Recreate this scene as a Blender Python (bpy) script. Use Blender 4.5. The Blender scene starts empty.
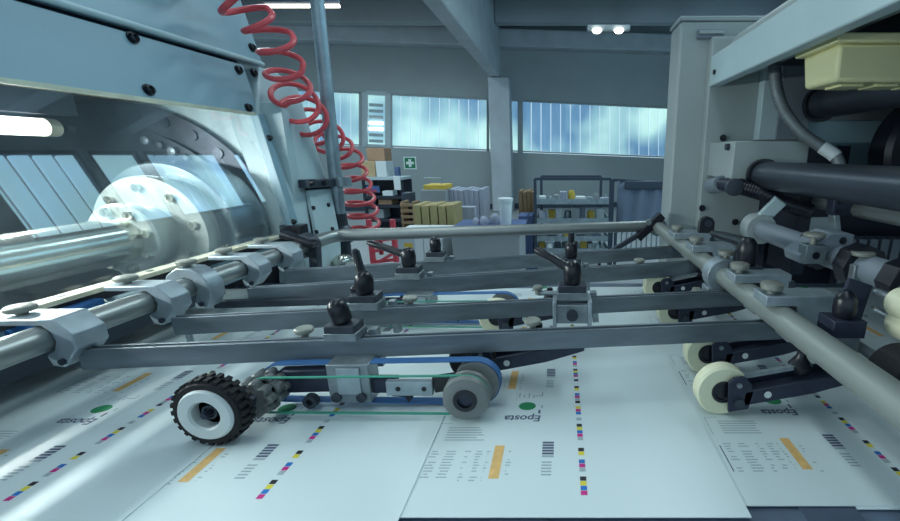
import bpy, math, random
from mathutils import Vector, Matrix
random.seed(7)
SC = bpy.context.scene
COL = SC.collection
# ---------------------------------------------------------------- camera
F_PX, PP, H = 420.0, (560.0, 260.0), 0.30          # focal length (px), principal point, camera height over the sheets
PITCH = math.atan(105.0 / F_PX)
cam_d = bpy.data.cameras.new('camera'); cam = bpy.data.objects.new('camera', cam_d); COL.objects.link(cam)
cam.location = (0, 0, H); cam.rotation_euler = (math.pi / 2 - PITCH, 0, 0)
cam_d.sensor_width = 36; cam_d.lens = F_PX / 900 * 36
cam_d.shift_x = -(PP[0] - 450) / 900; cam_d.shift_y = (PP[1] - 260.5) / 900
cam_d.clip_start = 0.01; cam_d.clip_end = 200
SC.camera = cam
# ---------------------------------------------------------------- world, view, large lights
def lin(c):
    return tuple((v / 255 / 12.92 if v / 255 <= 0.04045 else ((v / 255 + 0.055) / 1.055) ** 2.4) for v in c)
W = bpy.data.worlds.new('world'); SC.world = W; W.use_nodes = True
W.node_tree.nodes['Background'].inputs[0].default_value = (0.42, 0.60, 0.71, 1)
W.node_tree.nodes['Background'].inputs[1].default_value = 1.2
SC.view_settings.view_transform = 'Standard'; SC.view_settings.look = 'None'
SC.view_settings.gamma = 1; SC.view_settings.use_curve_mapping = False
SC.view_settings.exposure = 0.06
def area(name, loc, size, energy, col, rot=(0, 0, 0)):
    d = bpy.data.lights.new(name, 'AREA'); d.shape = 'RECTANGLE'; d.size, d.size_y = size
    d.energy = energy; d.color = col
    o = bpy.data.objects.new(name, d); COL.objects.link(o); o.location = loc; o.rotation_euler = rot
    return o
# light of the rows of ceiling lamps over the machine
area('ceiling_row_light', (-0.6, 0.2, 3.05), (0.5, 4.5), 30, (0.80, 0.97, 1.0))
area('ceiling_row_light', (1.6, 3.6, 3.05), (0.5, 4.5), 130, (0.74, 0.94, 1.0))
area('ceiling_row_light', (-3.0, 5.5, 3.05), (0.5, 4.5), 170, (0.74, 0.94, 1.0))

# ---------------------------------------------------------------- pixel -> direction
def ray(u, v):
    a = (u - PP[0]) / F_PX; b = (v - PP[1]) / F_PX; s, c = math.sin(PITCH), math.cos(PITCH)
    return Vector((a, c - b * s, -s - b * c))
O = Vector((0, 0, H))
def PZ(u, v, z): r = ray(u, v); return O + r * ((z - H) / r.z)
def PY(u, v, y): r = ray(u, v); return O + r * (y / r.y)
def PX(u, v, x): r = ray(u, v); return O + r * (x / r.x)
def PP_(u, v, p, n):                                 # hit with the plane through p with normal n
    r = ray(u, v); n = Vector(n); return O + r * ((Vector(p) - O).dot(n) / r.dot(n))

# ---------------------------------------------------------------- materials
MATS = {}
def mat(name, col, rough=0.5, metal=0.0, var=0.12, scale=30.0, bump=0.0, stretch=(1, 1, 1), emit=0, spec=0.5, rvar=0.1, trans=0.0):
    if name in MATS: return MATS[name]
    m = bpy.data.materials.new(name); m.use_nodes = True; nt = m.node_tree; N, L = nt.nodes, nt.links
    b = N['Principled BSDF']; c = lin(col)
    tc = N.new('ShaderNodeTexCoord'); mp = N.new('ShaderNodeMapping'); mp.inputs['Scale'].default_value = stretch
    nz = N.new('ShaderNodeTexNoise'); nz.inputs['Scale'].default_value = scale; nz.inputs['Detail'].default_value = 5
    L.new(tc.outputs['Object'], mp.inputs[0]); L.new(mp.outputs[0], nz.inputs['Vector'])
    r = N.new('ShaderNodeValToRGB')
    r.color_ramp.elements[0].position = 0.3; r.color_ramp.elements[1].position = 0.72
    r.color_ramp.elements[0].color = tuple(max(0, v * (1 - var)) for v in c) + (1,)
    r.color_ramp.elements[1].color = tuple(min(1, v * (1 + var)) for v in c) + (1,)
    L.new(nz.outputs['Fac'], r.inputs[0]); L.new(r.outputs[0], b.inputs['Base Color'])
    mr = N.new('ShaderNodeMapRange'); mr.inputs[3].default_value = max(0.03, rough - rvar); mr.inputs[4].default_value = min(1, rough + rvar)
    L.new(nz.outputs['Fac'], mr.inputs[0]); L.new(mr.outputs[0], b.inputs['Roughness'])
    b.inputs['Metallic'].default_value = metal; b.inputs['Specular IOR Level'].default_value = spec
    if trans: b.inputs['Transmission Weight'].default_value = trans
    if bump:
        bp = N.new('ShaderNodeBump'); bp.inputs['Strength'].default_value = bump; bp.inputs['Distance'].default_value = 0.002
        L.new(nz.outputs['Fac'], bp.inputs['Height']); L.new(bp.outputs[0], b.inputs['Normal'])
    if emit:
        b.inputs['Emission Color'].default_value = c + (1,); b.inputs['Emission Strength'].default_value = emit
    MATS[name] = m; return m
mat('knob', (142, 144, 136), .45, .3, .12, 40, .05)
mat('rail', (116, 126, 134), .48, .55, .22, 60, .12, (.15, 1, 1))
mat('shaft', (154, 159, 158), .38, .75, .08, 12, 0, (1, .1, 1), rvar=.04)
mat('shaftmatte', (146, 152, 148), .48, .35, .08, 12, 0, (1, .1, 1), rvar=.06)
mat('tube', (150, 152, 150), .3, .8, .15, 40, .05, (.1, 1, 1))
mat('clamp', (158, 170, 178), .42, .45, .14, 50, .06)
mat('steel', (140, 150, 156), .42, .6, .2, 60, .08)
mat('darksteel', (66, 72, 82), .45, .5, .25, 40, .1)
mat('black', (20, 22, 32), .33, 0, .2, 60, .04)
mat('rubber', (16, 17, 22), .7, 0, .25, 120, .25)
mat('bluesteel', (46, 52, 70), .45, .3, .2, 60, .06)
mat('cream', (222, 220, 190), .45, 0, .05, 30, .03)
mat('rim', (205, 212, 212), .5, 0, .05, 30, .03)
mat('pulley', (118, 122, 122), .5, .1, .1, 40, .05)
mat('paint', (138, 168, 180), .42, 0, .05, 6, .02)
mat('paintlight', (182, 202, 206), .45, 0, .06, 8, .03)
mat('cab', (158, 168, 168), .5, 0, .05, 8, .03)
mat('cabdark', (120, 130, 140), .5, 0, .10, 12, .03)
mat('navy', (34, 40, 56), .5, .1, .25, 10, .05)
mat('navymetal', (66, 73, 84), .38, .5, .3, 14, .1, (1, .2, 1))
mat('chrome', (214, 216, 206), .2, .85, .12, 14, .02, (1, .1, 1))
mat('drum', (150, 164, 172), .24, .9, .12, 14, .02, (1, .1, 1))
mat('flange', (164, 172, 168), .35, .3, .08, 30, .03)
mat('strip', (214, 210, 186), .4, .3, .12, 40, .05)
mat('blue', (30, 92, 152), .45, 0, .1, 30, .02)
mat('bluebelt', (56, 104, 158), .55, 0, .12, 60, .04)
mat('greenbelt', (64, 150, 128), .5, 0, .1, 60, .04)
mat('red', (216, 82, 90), .38, 0, .1, 30, .02)
mat('redpaint', (200, 66, 80), .45, 0, .12, 30, .03)
mat('paper', (216, 228, 230), .38, 0, .02, 5, 0, rvar=.05)
mat('print_k', (26, 28, 36), .6); mat('print_c', (22, 110, 190), .6); mat('print_m', (200, 36, 130), .6)
mat('print_y', (222, 206, 60), .6); mat('print_g', (164, 178, 184), .6, var=.1, scale=400); mat('print_o', (226, 182, 116), .6, var=.12, scale=150)
mat('print_green', (42, 140, 92), .6); mat('print_n', (84, 92, 118), .6); mat('print_w', (214, 228, 226), .6)
mat('tape', (82, 94, 114), .5, 0, .12, 20, 0)
mat('table', (96, 110, 130), .5, 0, .25, 20, .05, (1, .1, 1))
mat('wall', (154, 164, 167), .85, 0, .06, 1.5, .05)
mat('concrete', (176, 184, 190), .9, 0, .12, 2.5, .15)
mat('ceilm', (158, 165, 170), .9, 0, .1, 1.2, .1)
mat('floorm', (150, 156, 160), .5, 0, .12, 2, .05)
mat('frame', (176, 190, 196), .5, 0, .05, 10)
mat('framedark', (58, 70, 86), .5, .2, .1, 10)
mat('carton', (176, 140, 112), .8, 0, .1, 12, .1); mat('carton2', (190, 164, 128), .8, 0, .1, 12, .1)
mat('kraft', (164, 150, 108), .8, 0, .16, 20, .1, (6, 1, 1)); mat('kraftdark', (124, 104, 78), .8, 0, .2, 20, .1, (6, 1, 1))
mat('whitebox', (214, 222, 224), .6, 0, .04, 12); mat('greybox', (148, 154, 158), .7, 0, .06, 6, .03)
mat('sheetpile', (158, 164, 180), .7, 0, .12, 8, .1, (8, 1, .2)); mat('bluepile', (78, 98, 138), .7, 0, .15, 8, .1)
mat('yellow', (206, 176, 72), .6, 0, .1, 20); mat('tray', (226, 222, 172), .45, 0, .05, 10, .02)
mat('shelfm', (40, 46, 58), .55, .2, .15, 20); mat('curtain', (108, 122, 142), .9, 0, .12, 4, .2)
mat('wood', (150, 124, 96), .7, 0, .15, 10, .1); mat('signgreen', (24, 122, 84), .5); mat('signwhite', (224, 236, 234), .5)
mat('conduit', (122, 130, 134), .5, .3, .1, 60, .05)
mat('galv', (152, 166, 174), .4, .6, .2, 25, .08)
mat('screen', (60, 96, 150), .3, 0, .5, 20, 0, emit=.25); mat('pink', (190, 90, 120), .5)
mat('glow', (255, 252, 240), .5, emit=5.0, var=0); mat('glow2', (250, 246, 230), .5, emit=4.0, var=0)

def glow_glass(name, base, strength, blobs):
    """Daylit channel glass: daylight from outdoors through ribbed, frosted glass."""
    m = bpy.data.materials.new(name); m.use_nodes = True; nt = m.node_tree; N, L = nt.nodes, nt.links
    b = N['Principled BSDF']; b.inputs['Base Color'].default_value = lin((120, 150, 160)) + (1,); b.inputs['Roughness'].default_value = .35
    g = N.new('ShaderNodeNewGeometry'); mp = N.new('ShaderNodeMapping'); mp.inputs['Scale'].default_value = (.55, .55, .6)
    nz = N.new('ShaderNodeTexNoise'); nz.inputs['Scale'].default_value = blobs; nz.inputs['Detail'].default_value = 2
    L.new(g.outputs['Position'], mp.inputs[0]); L.new(mp.outputs[0], nz.inputs['Vector'])
    r = N.new('ShaderNodeValToRGB'); e = r.color_ramp.elements
    e[0].position = .36; e[0].color = lin((86, 126, 166)) + (1,)
    e[1].position = .62; e[1].color = lin(base) + (1,)
    k = e.new(.48); k.color = lin((144, 190, 200)) + (1,)
    L.new(nz.outputs['Fac'], r.inputs[0]); L.new(r.outputs[0], b.inputs['Emission Color'])
    b.inputs['Emission Strength'].default_value = strength
    MATS[name] = m
glow_glass('paneglow', (196, 242, 236), .9, 1.3)
glow_glass('paneglow2', (150, 205, 245), 4.6, .8)
def guard_glass():
    m = bpy.data.materials.new('guardglass'); m.use_nodes = True; nt = m.node_tree; N, L = nt.nodes, nt.links
    N.remove(N['Principled BSDF']); out = N['Material Output']
    t = N.new('ShaderNodeBsdfTransparent'); t.inputs[0].default_value = (.90, .94, .96, 1)
    g = N.new('ShaderNodeBsdfGlossy'); g.inputs['Roughness'].default_value = .015
    d = N.new('ShaderNodeBsdfDiffuse'); d.inputs[0].default_value = lin((150, 160, 165)) + (1,)
    lw = N.new('ShaderNodeFresnel'); lw.inputs[0].default_value = 1.75
    mul = N.new('ShaderNodeMath'); mul.operation = 'MULTIPLY_ADD'; mul.inputs[1].default_value = 1.5; mul.inputs[2].default_value = .05; mul.use_clamp = True
    tc = N.new('ShaderNodeTexCoord'); nz = N.new('ShaderNodeTexNoise'); nz.inputs['Scale'].default_value = 7; nz.inputs['Detail'].default_value = 7; nz.inputs['Distortion'].default_value = 1.2
    rp = N.new('ShaderNodeMapRange'); rp.inputs[1].default_value = .45; rp.inputs[2].default_value = .8; rp.inputs[3].default_value = .07; rp.inputs[4].default_value = .26
    geo = N.new('ShaderNodeNewGeometry'); inv = N.new('ShaderNodeMath'); inv.operation = 'SUBTRACT'; inv.inputs[0].default_value = 1
    fac = N.new('ShaderNodeMath'); fac.operation = 'MULTIPLY'; L.new(geo.outputs['Backfacing'], inv.inputs[1]); L.new(inv.outputs[0], fac.inputs[0]); L.new(mul.outputs[0], fac.inputs[1])
    m1 = N.new('ShaderNodeMixShader'); m2 = N.new('ShaderNodeMixShader')
    L.new(tc.outputs['Object'], nz.inputs['Vector']); L.new(nz.outputs['Fac'], rp.inputs[0])
    L.new(rp.outputs[0], m1.inputs[0]); L.new(t.outputs[0], m1.inputs[1]); L.new(d.outputs[0], m1.inputs[2])
    L.new(lw.outputs[0], mul.inputs[0]); L.new(fac.outputs[0], m2.inputs[0]); L.new(m1.outputs[0], m2.inputs[1]); L.new(g.outputs[0], m2.inputs[2])
    L.new(m2.outputs[0], out.inputs[0]); MATS['guardglass'] = m
guard_glass()

# ---------------------------------------------------------------- mesh building
ORG = {}
class MB:
    def __init__(s): s.v = []; s.f = []; s.m = []; s.cur = 0
    def add(s, vs, fs):
        n = len(s.v); s.v += [Vector(v) for v in vs]; s.f += [tuple(i + n for i in f) for f in fs]; s.m += [s.cur] * len(fs); return s
    def hexa(s, p):                                   # 4 bottom points then 4 top points, both ccw from above
        return s.add(p, [(3, 2, 1, 0), (4, 5, 6, 7), (0, 1, 5, 4), (1, 2, 6, 5), (2, 3, 7, 6), (3, 0, 4, 7)])
    def box(s, x0, x1, y0, y1, z0, z1):
        return s.hexa([(x0, y0, z0), (x1, y0, z0), (x1, y1, z0), (x0, y1, z0), (x0, y0, z1), (x1, y0, z1), (x1, y1, z1), (x0, y1, z1)])
    def bar(s, a, b, w, h, up=(0, 0, 1), w2=None, h2=None):   # oriented box from a to b
        a, b = Vector(a), Vector(b); t = (b - a).normalized(); side = t.cross(Vector(up)).normalized(); u = side.cross(t).normalized()
        w2 = w if w2 is None else w2; h2 = h if h2 is None else h2
        p = []
        for q, ww, hh in ((a, w, h), (b, w2, h2)):
            for i, j in ((1, -1), (-1, -1), (-1, 1), (1, 1)): p.append(q + side * (i * ww / 2) + u * (j * hh / 2))
        return s.add(p, [(0, 1, 2, 3), (7, 6, 5, 4), (4, 5, 1, 0), (5, 6, 2, 1), (6, 7, 3, 2), (7, 4, 0, 3)])
    def lathe(s, p, axis, prof, seg=20, cap=True):
        p = Vector(p); ax = Vector(axis).normalized(); h = Vector((0, 0, 1)) if abs(ax.z) < .9 else Vector((1, 0, 0))
        e1 = ax.cross(h).normalized(); e2 = ax.cross(e1).normalized(); vs = []; fs = []
        for t, r in prof:
            for k in range(seg):
                a = 2 * math.pi * k / seg; vs.append(p + ax * t + e1 * (r * math.cos(a)) + e2 * (r * math.sin(a)))
        for i in range(len(prof) - 1):
            for k in range(seg):
                k2 = (k + 1) % seg; fs.append((i * seg + k, i * seg + k2, (i + 1) * seg + k2, (i + 1) * seg + k))
        if cap: fs.append(tuple(range(seg))[::-1]); n = (len(prof) - 1) * seg; fs.append(tuple(range(n, n + seg)))
        return s.add(vs, fs)
    def cyl(s, a, b, r, seg=20, r2=None):
        a, b = Vector(a), Vector(b); return s.lathe(a, b - a, [(0, r), ((b - a).length, r if r2 is None else r2)], seg)
    def ring(s, p, axis, r0, r1, t, seg=28):          # disc with a hole
        return s.lathe(p, axis, [(0, r0), (0, r1), (t, r1), (t, r0), (0, r0)], seg, False)
    def tube(s, path, r, seg=8, taper=None):
        path = [Vector(q) for q in path]; n = len(path); vs = []; fs = []
        t = (path[1] - path[0]).normalized(); h = Vector((0, 0, 1)) if abs(t.z) < .9 else Vector((1, 0, 0)); e1 = t.cross(h).normalized()
        for i, q in enumerate(path):
            t = (path[min(i + 1, n - 1)] - path[max(i - 1, 0)]).normalized(); e1 = (e1 - t * e1.dot(t)).normalized(); e2 = t.cross(e1)
            rr = r if taper is None else r * taper[i]
            for k in range(seg): a = 2 * math.pi * k / seg; vs.append(q + e1 * (rr * math.cos(a)) + e2 * (rr * math.sin(a)))
        for i in range(n - 1):
            for k in range(seg): k2 = (k + 1) % seg; fs.append((i * seg + k, i * seg + k2, (i + 1) * seg + k2, (i + 1) * seg + k))
        fs.append(tuple(range(seg))[::-1]); fs.append(tuple(range((n - 1) * seg, n * seg)))
        return s.add(vs, fs)
    def prism(s, poly, vec):
        n = len(poly); vec = Vector(vec); a = [Vector(q) for q in poly]; b = [q + vec for q in a]
        return s.add(a + b, [tuple(range(n))[::-1], tuple(range(n, 2 * n))] + [(i, (i + 1) % n, n + (i + 1) % n, n + i) for i in range(n)])
    def build(s, name, material, parent=None, bevel=0.0, smooth=True, fixn=True):
        org = ORG.get(parent.name, Vector((0, 0, 0))) if parent else Vector((0, 0, 0))
        me = bpy.data.meshes.new(name); me.from_pydata([tuple(v - org) for v in s.v], [], s.f)
        for mm in (material if isinstance(material, (list, tuple)) else [material]): me.materials.append(MATS[mm])
        if any(s.m): me.polygons.foreach_set('material_index', s.m)
        import bmesh
        if fixn:
            bm = bmesh.new(); bm.from_mesh(me); bmesh.ops.recalc_face_normals(bm, faces=bm.faces); bm.to_mesh(me); bm.free()
        if smooth:
            me.polygons.foreach_set('use_smooth', [True] * len(me.polygons)); me.set_sharp_from_angle(angle=math.radians(35))
        me.update()
        o = bpy.data.objects.new(name, me); COL.objects.link(o)
        if parent: o.parent = parent; ORG[o.name] = org
        if bevel:
            md = o.modifiers.new('bevel', 'BEVEL'); md.width = bevel; md.segments = 2; md.limit_method = 'ANGLE'; md.angle_limit = math.radians(40)
        return o
def thing(name, label, cat, loc=(0, 0, 0), group=None):
    o = bpy.data.objects.new(name, None); COL.objects.link(o); o.location = loc; o.empty_display_size = .05
    o['label'] = label; o['category'] = cat
    if group: o['group'] = group
    ORG[o.name] = Vector(loc); return o
def tag(o, label, cat, group=None):
    o['label'] = label; o['category'] = cat
    if group: o['group'] = group
    return o
def structure(o): o['kind'] = 'structure'; return o
def dup(root, d, label=None):
    d = Vector(d)
    def rec(o, par):
        c = o.copy(); COL.objects.link(c); c.parent = par
        for ch in o.children: rec(ch, c)
        return c
    r = rec(root, None); r.location = root.location + d
    if label: r['label'] = label
    return r
V = Vector
#==BODY==
# ================================================================ the hall
FLOOR = -0.95
structure(MB().box(-12, 7, -5, 13, FLOOR - .2, FLOOR).build('floor', 'floorm'))
WN = V((-.124, .992, 0)).normalized(); WP0 = V((0, 10.27, 0)); WT = V((.992, .124, 0)).normalized()
def WP(u, v, off=0): return PP_(u, v, WP0 + WN * off, WN)
sill = lambda u: 145 + .0394 * (u - 330)
head = lambda u: 90 + .049 * (u - 320)
CEIL = 3.65
ceil = structure(MB().box(-12, 7, -5, 13, CEIL, CEIL + .2).build('ceiling', 'ceilm'))
wb = MB()
UL, UR = 180, 690
def wallquad(pts, thick=.25): wb.prism(pts, WN * thick)
def drop(p, z): return V((p.x, p.y, z))
a, b = WP(UL, sill(UL)), WP(UR, sill(UR)); wallquad([drop(a, FLOOR), drop(b, FLOOR), b, a])
c, d = WP(UL, head(UL)), WP(UR, head(UR)); wallquad([c, d, drop(d, CEIL), drop(c, CEIL)])
for e0, e1, s in ((b, d, 1), (a, c, -1)):
    far = e0 + WT * (s * 4); wallquad([drop(e0, FLOOR), drop(far, FLOOR), drop(far, CEIL), drop(e0, CEIL)])
wall_b = structure(wb.build('wall_back', 'wall', smooth=False))
structure(MB().prism([drop(a - WN * .04, FLOOR), drop(b - WN * .04, FLOOR), drop(b - WN * .04, FLOOR + .12), drop(a - WN * .04, FLOOR + .12)], WN * .04).build('baseboard_back', 'framedark'))
def window(n, u0, u1, count, matname='paneglow', edge=True):
    sm = MB()
    for q in (head, sill):
        s = 1 if q is head else -1
        p0, p1 = WP(u0, q(u0) + 1.2 * s, .06), WP(u1, q(u1) + 1.2 * s, .06); sm.bar(p0, p1, .1, .03)
    for u in (u0, u1): sm.bar(WP(u, sill(u), .06), WP(u, head(u), .06), .06, .1, WN)
    root = structure(sm.build('window_%d' % n, 'wall'))
    du = (u1 - u0) / count
    for k in range(count):
        l, r = u0 + du * k + .5, u0 + du * (k + 1) - .5
        q = [WP(l, sill(l) - 2, .07), WP(r, sill(r) - 2, .07), WP(r, head(r) + 2, .07), WP(l, head(l) + 2, .07)]
        m = (WP((l + r) / 2, sill(l) - 2, .04), WP((l + r) / 2, head(l) + 2, .04))
        mb = MB(); mb.add([q[0], m[0], q[1], q[2], m[1], q[3]] + [p + WN * .03 for p in (q[0], m[0], q[1], q[2], m[1], q[3])],
                          [(0, 1, 4, 5), (1, 2, 3, 4), (6, 11, 10, 7), (7, 10, 9, 8), (0, 5, 11, 6), (2, 8, 9, 3), (0, 6, 7, 1), (1, 7, 8, 2), (5, 4, 10, 11), (4, 3, 9, 10)])
        mb.build('pane', matname, root, smooth=False)
    return root
window(1, 184, 361, 17); window(2, 391, 488, 10); window(3, 488, 519, 3); window(4, 521.5, 688, 17)
# opening casement with louvres between the channel glass
cw = MB()
for u0, u1, v0, v1 in ((362, 367, 0, 0), (385, 390.5, 0, 0)):
    l, r = u0, u1; cw.prism([WP(l, sill(l), .0), WP(r, sill(r), .0), WP(r, head(r), .0), WP(l, head(l), .0)], WN * .1)
for v in (92.5, 145.8): cw.prism([WP(366, v + 2, 0), WP(386, v + 3, 0), WP(386, v - 1, 0), WP(366, v - 2, 0)], WN * .1)
w5 = structure(cw.build('window_5', 'frame', smooth=False))
MB().prism([WP(366, 146, .08), WP(386, 147, .08), WP(386, 94, .08), WP(366, 93, .08)], WN * .02).build('pane', 'paneglow', w5)
for k in range(7):
    v = 104 + k * 6
    MB().prism([WP(369, v + 2.2, .05), WP(383, v + 2.8, .05), WP(383, v - .2, .03), WP(369, v - .8, .03)], WN * .01).build('slat', 'glow2' if k in (3, 4) else 'frame', w5)  # two slats emit, painted as bright daylit bars
# right wall with its high strip of windows
rw = MB()
RX = 4.5; wz0, wz1 = 1.5, 2.62
rw.box(RX, RX + .25, -5, 11.2, FLOOR, wz0).box(RX, RX + .25, -5, 11.2, wz1, CEIL).box(RX, RX + .25, -5, -2.6, wz0, wz1)
rw.box(RX, RX + .25, 8.68, 11.2, wz0, wz1)
structure(rw.build('wall_right', 'wall', smooth=False))
yy = -2.6; n = 6
for width, cnt, kind in ((8.35, 35, 0), (.09, 0, 2), (.7, 1, 1), (.08, 0, 2), (1.44, 7, 0), (.35, 0, 2), (.27, 1, 0)):
    fm = MB().box(RX + .02, RX + .14, yy, yy + width, wz1 - .05, wz1).box(RX + .02, RX + .14, yy, yy + width, wz0, wz0 + .06)
    fm.box(RX + .02, RX + .14, yy, yy + .05, wz0, wz1).box(RX + .02, RX + .14, yy + width - .05, yy + width, wz0, wz1)
    if kind == 2: fm.box(RX, RX + .2, yy, yy + width, wz0, wz1)
    w = structure(fm.build('window_%d' % n, 'wall' if kind == 2 else 'framedark', smooth=False)); n += 1
    for k in range(cnt):
        p0 = yy + .03 + (width - .06) * k / cnt; p1 = yy + .03 + (width - .06) * (k + 1) / cnt
        MB().box(RX + .06, RX + .1, p0 + .027, p1 - .027, wz0 + .06, wz1 - .05).build('pane', 'paneglow2', w, smooth=False)
    yy += width
# beams under the ceiling
p = PY(491, 78, 9.75); q = PY(501, 78, 9.75)
MB().box(p.x, q.x, -1, 9.75, p.z, CEIL).build('main_beam', 'concrete', ceil, .02)
for y, z in ((1.6, 2.85), (3.2, 2.85), (4.8, 2.85), (6.3, 2.85), (7.7, 2.85), (9.0, 2.8)):
    for x0, x1 in ((-12, p.x - .01), (q.x + .01, RX - .02)):
        MB().box(x0, x1, y, y + .28, z, CEIL).build('cross_beam', 'ceilm', ceil, .015)
g0, g1 = WP(180, 60), WP(690, 68)
MB().prism([drop(g0, 2.55), drop(g1, 2.55), drop(g1, 2.9), drop(g0, 2.9)], WN * -.35).build('edge_girder', 'concrete', wall_b, .02)
p = PY(487.5, 78, 9.55); q = PY(509, 78, 9.55)
pil = MB().box(p.x, q.x, 9.55, 9.95, FLOOR, p.z + .02).build('concrete_pillar', 'concrete', None, .02)
tag(pil, 'square concrete pillar under the ceiling beam between the window strips', 'pillar')
# lamps under the ceiling
t = thing('fluorescent_lamp', 'long white tube lamp hanging under the ceiling left of the beam', 'lamp', PY(303, 8, 6.9))
a, b = PY(264, 6, 6.9), PY(340, 11, 6.9); b.z = a.z; b.y = a.y
MB().bar(a + V((0, 0, .06)), b + V((0, 0, .06)), .06, .03).build('housing', 'framedark', t)
MB().cyl(a, b, .026, 12).build('tube', 'glow2', t)
MB().bar(a + V((.3, 0, .08)), V((a.x + .3, a.y, CEIL)), .015, .015, (0, 1, 0)).build('hanger', 'framedark', t)
MB().bar(b + V((-.2, 0, .08)), V((b.x - .2, b.y, CEIL)), .015, .015, (0, 1, 0)).build('hanger', 'framedark', t)
t = thing('twin_ceiling_lamp', 'flat ceiling fixture with two glowing round bulbs on a cross beam', 'lamp', PY(608, 28, 7.66))
a, b = PY(587, 27, 7.62), PY(630, 27, 7.62)
MB().box(a.x, b.x, 7.58, 7.70, a.z - .05, a.z + .03).build('housing', 'frame', t, .01)
for u in (597, 619):
    c = PY(u, 29, 7.58); MB().lathe(c + V((0, 0, -.02)), (0, -.3, -1), [(0, .08), (.018, .07), (.026, .03)], 16).build('bulb', 'glow', t)
# ---------------------------------------------------------------- far things
def bb(u0, u1, v0, v1, Y, depth, m, name, parent=None, bevel=.006, base=None):
    p, q = PY(u0, v0, Y), PY(u1, v1, Y); z0 = q.z if base is None else base
    return MB().box(p.x, q.x, Y, Y + depth, z0, p.z).build(name, m, parent, bevel)
s = MB(); c = WP(410, 163, -.012); e = WT
def signq(mb, w, h, off, mm):
    mb.cur = mm; cc = c - WN * off; mb.prism([cc - e * w + V((0, 0, -h)), cc + e * w + V((0, 0, -h)), cc + e * w + V((0, 0, h)), cc - e * w + V((0, 0, h))], WN * .006)
signq(s, .14, .14, 0, 1); signq(s, .115, .115, .004, 0); signq(s, .085, .03, .008, 1); signq(s, .03, .085, .009, 1)
tag(s.build('first_aid_sign', ['signgreen', 'signwhite'], None, 0, False), 'small green sign with white cross on the far wall', 'sign')
# shelving with a monitor and cartons on top
SY = 7.0
t = thing('shelving_unit', 'dark metal shelving unit with pale top board against the far wall', 'shelf', V((PY(380, 200, SY).x, SY + .2, FLOOR)))
l, r = PY(361, 180, SY).x, PY(402, 180, SY).x
for v, m in ((177, 'frame'), (196, 'shelfm'), (205, 'shelfm'), (219, 'shelfm')):
    z = PY(380, v, SY).z; MB().box(l, r, SY, SY + .45, z - .05, z).build('shelf_board', m, t, .005)
ztop = PY(380, 177, SY).z
for x in (l, r - .04):
    for y in (SY + .01, SY + .41): MB().box(x, x + .04, y, y + .04, FLOOR, ztop - .05).build('post', 'shelfm', t)
MB().box(l, r, SY + .43, SY + .45, FLOOR, ztop - .05).build('back_panel', 'shelfm', t)
zs = {v: PY(380, v, SY).z for v in (177, 196, 205, 219)}
for (u0, u1, v0, m, lab) in ((360, 376, 161, 'carton2', 'beige carton at the left end of the shelving top'), (375, 387, 161, 'whitebox', 'white printed carton on the shelving top beside the beige one')):
    o = bb(u0, u1, v0, 177, SY + .05, .3, m, 'carton', base=zs[177]); tag(o, lab, 'box')
o = bb(366, 385, 148, 160, SY + .05, .3, 'carton', 'carton', base=PY(380, 160.9, SY + .05).z); tag(o, 'brown carton stacked on the other two cartons', 'box')
t = thing('monitor', 'small monitor with blue and pink picture on the shelving', 'monitor', PY(373, 195, SY + .15))
p, q = PY(365, 185, SY + .12), PY(381, 194, SY + .12); MB().box(p.x, q.x, SY + .12, SY + .16, zs[196] + .03, p.z).build('casing', 'black', t, .005)
MB().box(p.x + .015, q.x - .015, SY + .115, SY + .12, zs[196] + .05, p.z - .015).build('screen', 'screen', t)
MB().box(p.x + .06, q.x - .06, SY + .113, SY + .116, zs[196] + .05, zs[196] + .1).build('picture_band', 'pink', t)
MB().box((p.x + q.x) / 2 - .05, (p.x + q.x) / 2 + .05, SY + .1, SY + .2, zs[196], zs[196] + .03).build('foot', 'black', t)
tag(bb(382, 393, 191, 196, SY + .02, .2, 'whitebox', 'paper_tray', base=zs[196]), 'low white tray beside the monitor on the shelving', 'tray')
tag(bb(393, 401, 176, 190, SY - .03, .025, 'whitebox', 'notice_sheet'), 'white notice hanging on the right post of the shelving', 'paper')
tag(bb(394, 399, 167, 177, SY + .1, .1, 'bluepile', 'canister', base=zs[177]), 'small blue canister on the right end of the shelving top', 'canister')
for i, (u0, u1, v0, v1, m, lab) in enumerate(((364, 376, 198, 205, 'navymetal', 'dark box on the middle board of the shelving'), (378, 392, 199.5, 205, 'carton', 'flat brown box beside the dark box on the shelving'), (368, 384, 209, 219, 'greybox', 'grey box on the lowest board of the shelving'))):
    tag(bb(u0, u1, v0, v1, SY + .06, .3, m, 'storage_box', base=zs[v1 if v1 in zs else 205]), lab, 'box')
# machine parts stacked as dark things right of the shelf
t = thing('wooden_crate', 'small wooden slatted crate between shelving and kraft boards', 'crate', V((PY(406, 210, 5.0).x, 5.1, FLOOR)))
p, q = PY(399.5, 202, 5.0), PY(413, 202, 5.0)
for k in range(5):
    z = p.z - .02 - k * .07; MB().box(p.x, q.x, 5.0, 5.02, z - .035, z).build('slat', 'wood', t, .003)
for x in (p.x, q.x - .025): MB().box(x, x + .025, 5.02, 5.25, FLOOR, p.z).build('post', 'wood', t, .003)
MB().box(p.x, q.x, 5.2, 5.25, FLOOR, p.z - .05).build('back', 'shelfm', t)
tag(bb(401, 411, 193, 203, 5.6, .2, 'navymetal', 'tool_case', base=FLOOR), 'dark blue case behind the wooden crate', 'case')
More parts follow.
